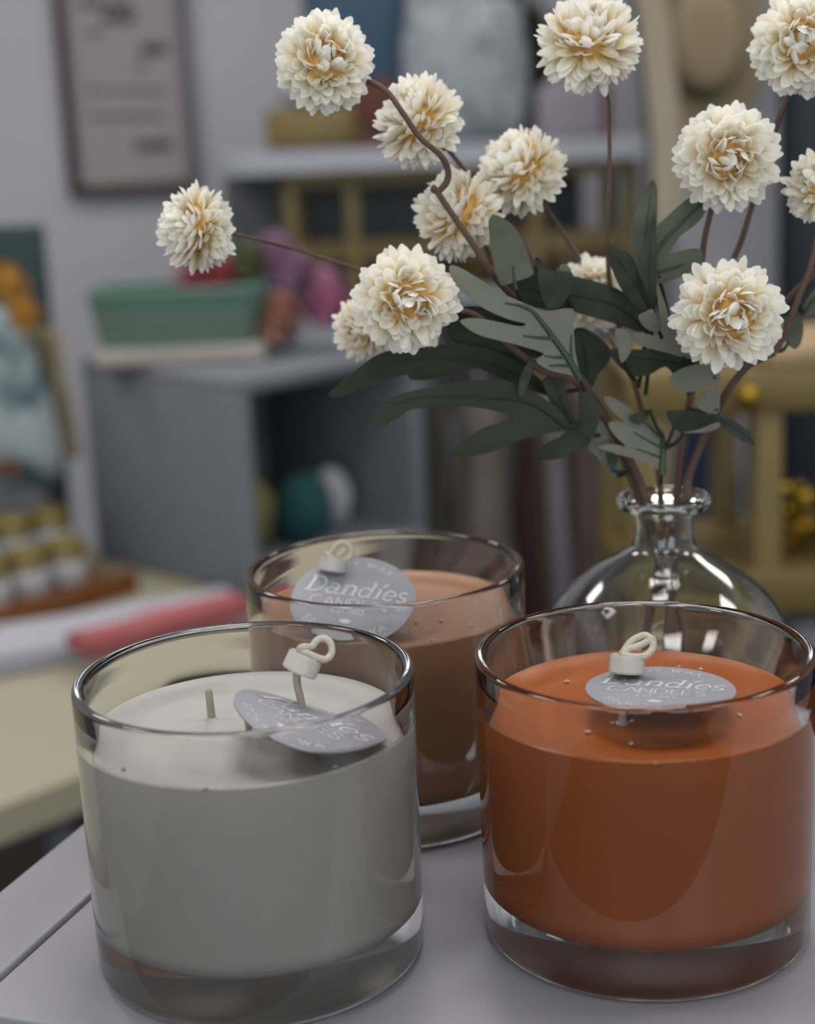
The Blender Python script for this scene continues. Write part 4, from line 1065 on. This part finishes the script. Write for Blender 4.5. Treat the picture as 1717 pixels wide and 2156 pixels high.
for j in range(rows):
    for i in range(n):
        t_ = i / (n - 1); s_ = j / (rows - 1)
        px = 62 + 70 * s_ * .35 + (60 + 22 * s_) * t_; py = 690 + 275 * s_
        vs.append(at(px, py, YLc + .085 + .012 * math.sin(t_ * 14 + s_ * 2)))
fs = [[j * n + i, j * n + i + 1, (j + 1) * n + i + 1, (j + 1) * n + i] for j in range(rows - 1) for i in range(n - 1)]
off = len(vs); vs2 = [v + Vector((0, .006, 0)) for v in vs]
per = [i for i in range(n)] + [j * n + n - 1 for j in range(1, rows)] + [(rows - 1) * n + i for i in range(n - 2, -1, -1)] + [j * n for j in range(rows - 2, 0, -1)]
fs += [[a + off for a in f[::-1]] for f in fs[:]] + [[per[i], per[i] + off, per[(i + 1) % len(per)] + off, per[(i + 1) % len(per)]] for i in range(len(per))]
one(MB().add(vs + vs2, fs), 'ruffled_cloth', M_creamc, 'cream ruffled cloth hanging beside the printed cushion', 'cloth')
bs = at(20, 1000, YLc)
one(MB().box((bs.x - .03, bs.y + .02, (bs.z - .02 + ZT) / 2), (.16, .09, bs.z - .02 - ZT - .001), None, .006), 'grey_riser', M_char, 'dark grey riser under the printed cushion', 'riser')
one(MB().box((at(5, 985, YLc - .06).x, YLc - .065, at(5, 985, YLc - .06).z), (.05, .02, .018), None, .004), 'rust_tag', M_rust, 'rust brown strip on the cushion front', 'tag')

# jam jars on a wooden tray
tr0, tr1 = atz(-30, 1340, ZT), atz(285, 1246, ZT)
td = (tr1 - tr0).normalized(); tn = Vector((-td.y, td.x, 0)); Lt = (tr1 - tr0).length
rt_ = Matrix((td, tn, Vector((0, 0, 1)))).transposed()
tray = thing('wooden_tray', ((tr0 + tr1) / 2 + tn * .07)[:2] + (ZT,), 'brown wooden tray under the jam jars', 'tray')
def tq(x, y, z): p = tr0 + td * x + tn * y; return Vector((p.x, p.y, ZT + z))
MB().box(tq(Lt / 2, .085, .0085), (Lt, .17, .015), rt_, .002).build('board', M_wood, tray, root=tray)
MB().box(tq(Lt / 2, -.004, .016), (Lt, .010, .030), rt_, .002).build('rim', M_wood, tray, root=tray)
MB().box(tq(Lt / 2, .13, .0265), (Lt, .075, .020), rt_, .002).build('step', M_wood, tray, root=tray)
def jam(px, x_off, y_off, z, lab):
    base = tq(x_off, y_off, z + .0006)
    j = thing('jam_jar', base, lab, 'jar', 'jam jars with gold lids')
    r = .026; h = .050; M = Matrix.Translation(base)
    MB().lathe([(0, 0), (r * .9, 0), (r, .004), (r, h * .85), (r * .86, h), (0, h)], 28, M).build('jar_body', M_jarc, j, root=j)
    MB().lathe([(r * 1.015, h * .16), (r * 1.03, h * .17), (r * 1.03, h * .76), (r * 1.015, h * .77)], 28, M).build('label', M_label, j, root=j)
    MB().lathe([(0, h), (r * .93, h), (r * .95, h + .002), (r * .95, h + .012), (r * .9, h + .0135), (0, h + .0135)], 28, M).build('lid', M_lid, j, root=j)
sp = .058
for i, lab in enumerate(('front-row jam jar at the left picture edge', 'second front-row jam jar from the left edge', 'third front-row jam jar from the left edge')):
    jam(0, .028 + i * sp + .012, .045, .0165, lab)
for i, lab in enumerate(('raised back-row jam jar at the left picture edge', 'raised back-row jam jar second from the left edge', 'raised back-row jam jar third from the left', 'raised back-row jam jar nearest the grey cube')):
    if i < 4: jam(0, .020 + i * sp, .13, .0370, lab)

# folded cloths in front of the cube
def folded(x0, y0, x1, y1, d, h, z, m_, name, lab, a=0.0, seed=0):
    c0_, c1_ = atz(x0, y0, ZT + z), atz(x1, y1, ZT + z)
    c = (c0_ + c1_) / 2; L = (c1_ - c0_).length; dirv = (c1_ - c0_).normalized(); nv = Vector((-dirv.y, dirv.x, 0))
    bm = bmesh.new(); bmesh.ops.create_cube(bm, size=1); bmesh.ops.subdivide_edges(bm, edges=list(bm.edges), cuts=5, use_grid_fill=True)
    for v in bm.verts: v.co = Vector((v.co.x * L, v.co.y * d, v.co.z * h))
    bmesh.ops.bevel(bm, geom=[e for e in bm.edges if e.calc_face_angle(0) > 1], offset=h * .3, segments=2, affect='EDGES')
    for v in bm.verts:
        if v.co.z > -h * .3: v.co.z += h * .18 * noise.noise(v.co * 16 + Vector((seed, 0, 0)))
        v.co.y += .01 * noise.noise(v.co * 9 + Vector((seed, 5, 0)))
    rm = Matrix((dirv, nv, Vector((0, 0, 1)))).transposed()
    mb = MB().bm(bm, Matrix.Translation((c + nv * d / 2)[:2] + (ZT + z + h / 2 + .001,)) @ rm.to_4x4())
    return one(mb, name, m_, lab, 'folded cloth', 'folded cloths on the cream table')
folded(-60, 1438, 560, 1322, .125, .022, 0, M_towel, 'folded_cloth', 'white folded cloth, lowest of the pile beside the jars', seed=1)
folded(185, 1392, 540, 1296, .055, .020, .0262, M_pinkt, 'folded_cloth', 'rose pink folded cloth lying on the white one', seed=2)
folded(320, 1462, 640, 1392, .035, .026, 0, M_blackt, 'folded_cloth', 'black folded cloth in front of the pink one', seed=3)

# clothes on a rail behind the right of the cube
YG = 2.45
rl = thing('clothes_rail', (at(1150, 700, YG).x, YG, FLOOR), 'thin gold clothes rail behind the leaves', 'clothes rail')
zrl = at(1150, 742, YG).z; x0_, x1_ = at(850, 742, YG).x, at(1600, 742, YG).x
MB().tube([(x0_, YG, zrl), (x1_, YG, zrl)], .009, 12).build('bar', M_gold, rl, root=rl)
for x in (x0_ + .01, x1_ - .01):
    MB().tube([(x, YG, FLOOR + .012), (x, YG, zrl)], .010, 12).build('upright', M_gold, rl, root=rl)
    MB().box((x, YG, FLOOR + .007), (.04, .36, .012), None, .002).build('foot', M_gold, rl, root=rl)
def garment(x0, x1, ybot, m_, lab, seed, Y=YG):
    g = thing('hanging_garment', (at((x0 + x1) / 2, 900, Y).x, Y, at((x0 + x1) / 2, ybot, Y).z), lab, 'garment', 'garments hanging on the gold rail')
    xa, xb = at(x0, 900, Y).x, at(x1, 900, Y).x; zb2 = at((x0 + x1) / 2, ybot, Y).z; zt2 = zrl - .05
    n = 26; rows = 7; vs = []
    def pt(t_, s_, sg_):
        wd_ = (.72 + .28 * min(1, s_ * 3)); x = (xa + xb) / 2 + (t_ - .5) * (xb - xa) * wd_
        dp = .055 * math.sin(math.pi * t_) ** .6 * (1 if sg_ < 0 else .7)
        return Vector((x + .004 * math.sin(s_ * 5 + seed), Y + sg_ * dp + .014 * s_ * math.sin(t_ * 19 + seed * 2 + s_), zt2 + (zb2 - zt2) * s_ - .02 * abs(t_ - .5) * (1 - s_)))
    for j in range(rows):
        loop = [pt(i / (n - 1), j / (rows - 1), -1) for i in range(n)] + [pt(i / (n - 1), j / (rows - 1), 1) for i in range(n - 2, 0, -1)]
        vs += loop
    m2 = 2 * n - 2
    fs = [[j * m2 + i, (j + 1) * m2 + i, (j + 1) * m2 + (i + 1) % m2, j * m2 + (i + 1) % m2] for j in range(rows - 1) for i in range(m2)] + [list(range(m2))]
    MB().add(vs, fs).build('cloth', m_, g, root=g)
    xm = (xa + xb) / 2
    MB().tube(catmull([(xm, Y, zt2 - .002), (xm, Y, zrl + .012), (xm + .010, Y, zrl + .024), (xm + .020, Y, zrl + .012)], 5), .0018, 8).build('hook', M_tin, g, root=g)
gm = lambda n_, c, c2: mat('cloth_' + n_, c, .95, c2=c2, scale=8)
garment(866, 944, 1480, gm('sage', (92, 90, 80), (74, 76, 66)), 'dark sage garment nearest the grey cube', 1)
garment(949, 1076, 1500, gm('taupe', (162, 150, 144), (126, 114, 108)), 'taupe garment hanging next to the burgundy one', 2)
garment(1080, 1140, 1520, gm('burgundy', (86, 56, 60), (66, 40, 44)), 'burgundy garment on the gold rail', 3)
garment(1144, 1192, 1480, gm('silver', (182, 178, 186), (160, 156, 164)), 'pale silver garment right of the burgundy one', 4)
garment(1196, 1252, 1500, gm('mocha', (132, 112, 100), (110, 92, 80)), 'mocha brown garment between two pale ones', 5)
garment(1256, 1345, 1490, gm('chalk', (198, 194, 200), (180, 176, 184)), 'chalk white garment behind the vase', 6)
garment(1420, 1560, 1500, gm('navy', (38, 52, 86), (28, 40, 66)), 'navy blue garment behind the vase neck', 7)

# white column, hat, ivory drape, navy cupboard
xq0, xq1 = at(1425, 500, 2.75).x, at(1642, 500, 2.75).x
o = MB().box(((xq0 + xq1) / 2, 2.9, (FLOOR + CEIL) / 2), (xq1 - xq0, .3, CEIL - FLOOR - .002), None, .004).build('trim_1', M_column); o['kind'] = 'structure'
hp = at(1490, 85, 2.70)
ht = thing('straw_hat', (hp.x, 2.748, hp.z), 'tan straw hat hanging on the pale column', 'hat')
Mh = Matrix.Translation((hp.x, 2.745, hp.z)) @ Matrix.Rotation(R_(90), 4, 'X') @ Matrix.Diagonal((.8, 1.15, 1, 1))
MB().lathe([(.078, .0), (.10, .003), (.128, .010), (.128, .013), (.10, .007), (.078, .004)], 40, Mh).build('brim', M_straw, ht, root=ht)
MB().lathe([(.078, .002), (.074, .04), (.062, .068), (.03, .076), (0, .07)], 40, Mh).build('crown', M_straw, ht, root=ht)
MB().lathe([(.0795, .004), (.0785, .02), (.077, .02)], 40, Mh).build('hat_band', M_frame, ht, root=ht)
dr = MB(); n = 12; vs = []; rows = 16
YD = 2.35
for j in range(rows):
    s_ = j / (rows - 1); py = -160 + 640 * s_; cxp = 1360 + 48 * min(1, max(0, (py + 40) / 360)) ** .7
    for i in range(n):
        a = 2 * math.pi * i / n
        c = at(cxp, py, YD); vs.append(c + Vector((.0225 * math.cos(a), .014 * math.sin(a) + .004 * math.sin(3 * a + s_ * 3), 0)))
fs = [[j * n + i, (j + 1) * n + i, (j + 1) * n + (i + 1) % n, j * n + (i + 1) % n] for j in range(rows - 1) for i in range(n)] + [list(range(n)), list(range((rows - 1) * n, rows * n))[::-1]]
drp = thing('scarf', at(1405, 480, YD), 'long ivory scarf hanging from a ceiling cord beside the pale column', 'scarf')
dr.add(vs, fs).build('cloth', M_ivory, drp, root=drp)
tp0 = at(1360, -160, YD); MB().tube([tp0 - Vector((0, 0, .01)), Vector((tp0.x, tp0.y, CEIL - .001))], .002, 6).build('cord', M_tin, drp, root=drp)
ed_ = [at(1360 + 48 * min(1, max(0, (py + 40) / 360)) ** .7 - 36, py, YD + .004) for py in range(-150, 420, 40)]
MB().tube(ed_, .006, 6).build('edging', M_navy, drp, root=drp)
nx0 = xq1 + .003
nc = thing('cupboard', (nx0 + .45, 2.92, FLOOR), 'tall dark navy cupboard at the right edge', 'cupboard')
MB().box((nx0 + .45, 2.92, FLOOR + 1.25), (.9, .40, 2.49), None, .004).build('body', M_navy, nc, root=nc)
for k_ in (0, 1):
    d_ = MB().box((nx0 + .228 + k_ * .445, 2.71, FLOOR + 1.27), (.435, .018, 2.36), None, .003).build('door', M_navy, nc, root=nc)
    MB().tube([(nx0 + .42 + k_ * .06, 2.682, FLOOR + 1.0), (nx0 + .42 + k_ * .06, 2.682, FLOOR + 1.16)], .007, 10).build('handle', M_gold, d_, root=nc)

# gold display rack near the right edge
YR = 1.36
gr = thing('gold_rack', (at(1600, 900, YR).x, YR + .1, FLOOR), 'gold painted wooden rack with round knob at the right edge', 'display rack')
xr0, xr1 = at(1322, 820, YR).x, at(1990, 820, YR).x
def zy(px, py): return at(px, py, YR).z
zt0, zt1 = zy(1560, 872), zy(1560, 782)
MB().box(((xr0 + xr1) / 2, YR + .011, (zt0 + zt1) / 2), (xr1 - xr0, .022, zt1 - zt0), None, .002).build('top_rail', M_gold, gr, root=gr)
MB().box(((xr0 + xr1) / 2, YR + .115, zt1 - .004), (xr1 - xr0, .185, .008), None, .002).build('top_board', M_gold, gr, root=gr)
zb0, zb1 = zy(1640, 1292), zy(1640, 1205)
MB().box(((xr0 + xr1) / 2, YR + .011, (zb0 + zb1) / 2), (xr1 - xr0, .022, zb1 - zb0), None, .002).build('lower_rail', M_gold, gr, root=gr)
MB().box(((xr0 + xr1) / 2, YR + .115, zb1 - .006), (xr1 - xr0, .185, .010), None, .002).build('lower_board', M_gold, gr, root=gr)
def legx(px0, px1, py): return at(px0, py, YR).x, at(px1, py, YR).x
for (a, b, py) in ((1322, 1412, 950), (1592, 1652, 1000), (1930, 1990, 1000)):
    l0, l1 = legx(a, b, py)
    MB().box(((l0 + l1) / 2, YR + .014, (zt0 + FLOOR) / 2 + .001), (l1 - l0, .02, zt0 - FLOOR - .002), None, .002).build('post', M_gold, gr, root=gr)
    MB().box(((l0 + l1) / 2, YR + .196, (zt1 + FLOOR) / 2 - .003), (l1 - l0, .02, zt1 - FLOOR - .012), None, .002).build('post', M_gold, gr, root=gr)
kc = at(1576, 832, YR - .006)
MB().lathe([(0, -.004), (.006, -.004), (.006, 0), (.0095, .004), (.0112, .010), (.0095, .0165), (.004, .0195), (0, .020)], 28, Matrix.Translation((kc.x, YR + .001, kc.z)) @ Matrix.Rotation(R_(90), 4, 'X')).build('knob', M_goldsh, gr, root=gr)
tw = at(1690, 745, YR + .1)
one(MB().box((tw.x + .06, YR + .10, zt1 + .0085), (.26, .14, .016), Matrix.Rotation(R_(14), 3, 'Z'), .003), 'pine_board', M_pine, 'pale pine board lying on the gold rack', 'board')
# gold foil ornament on the lower board
gx = at(1690, 1150, YR + .09)
gf = thing('gold_ornament', (gx.x, YR + .09, zb1), 'shiny crumpled gold leaf ornament on the lower rack board', 'ornament')
for k_ in range(16):
    p = Vector((gx.x + rnd.uniform(-.026, .05), YR + .09 + rnd.uniform(-.03, .03), zb1 + .010 + rnd.uniform(0, .036)))
    MB().blob(p, (.013, .010, .009), .8, 2.5, 2, k_ * 3.1).build('leaf', M_goldsh, gf, root=gf)
MB().lathe([(0, 0), (.03, 0), (.032, .004), (.02, .008), (0, .009)], 20, Matrix.Translation((gx.x + .01, YR + .09, zb1 + .0002))).build('base', M_gold, gf, root=gf)
zb2_ = zy(1640, 1420)
MB().box(((xr0 + xr1) / 2, YR + .115, zb2_ - .006), (xr1 - xr0, .185, .010), None, .002).build('bottom_board', M_gold, gr, root=gr)
xp = at(1712, 1350, YR + .06).x; zp = at(1700, 1308, YR + .06).z
one(MB().box((xp + .02, YR + .10, (zp + zb2_) / 2), (.075, .08, zp - zb2_ - .002), None, .004), 'white_packet', M_label, 'white packet on the bottom rack board', 'packet')
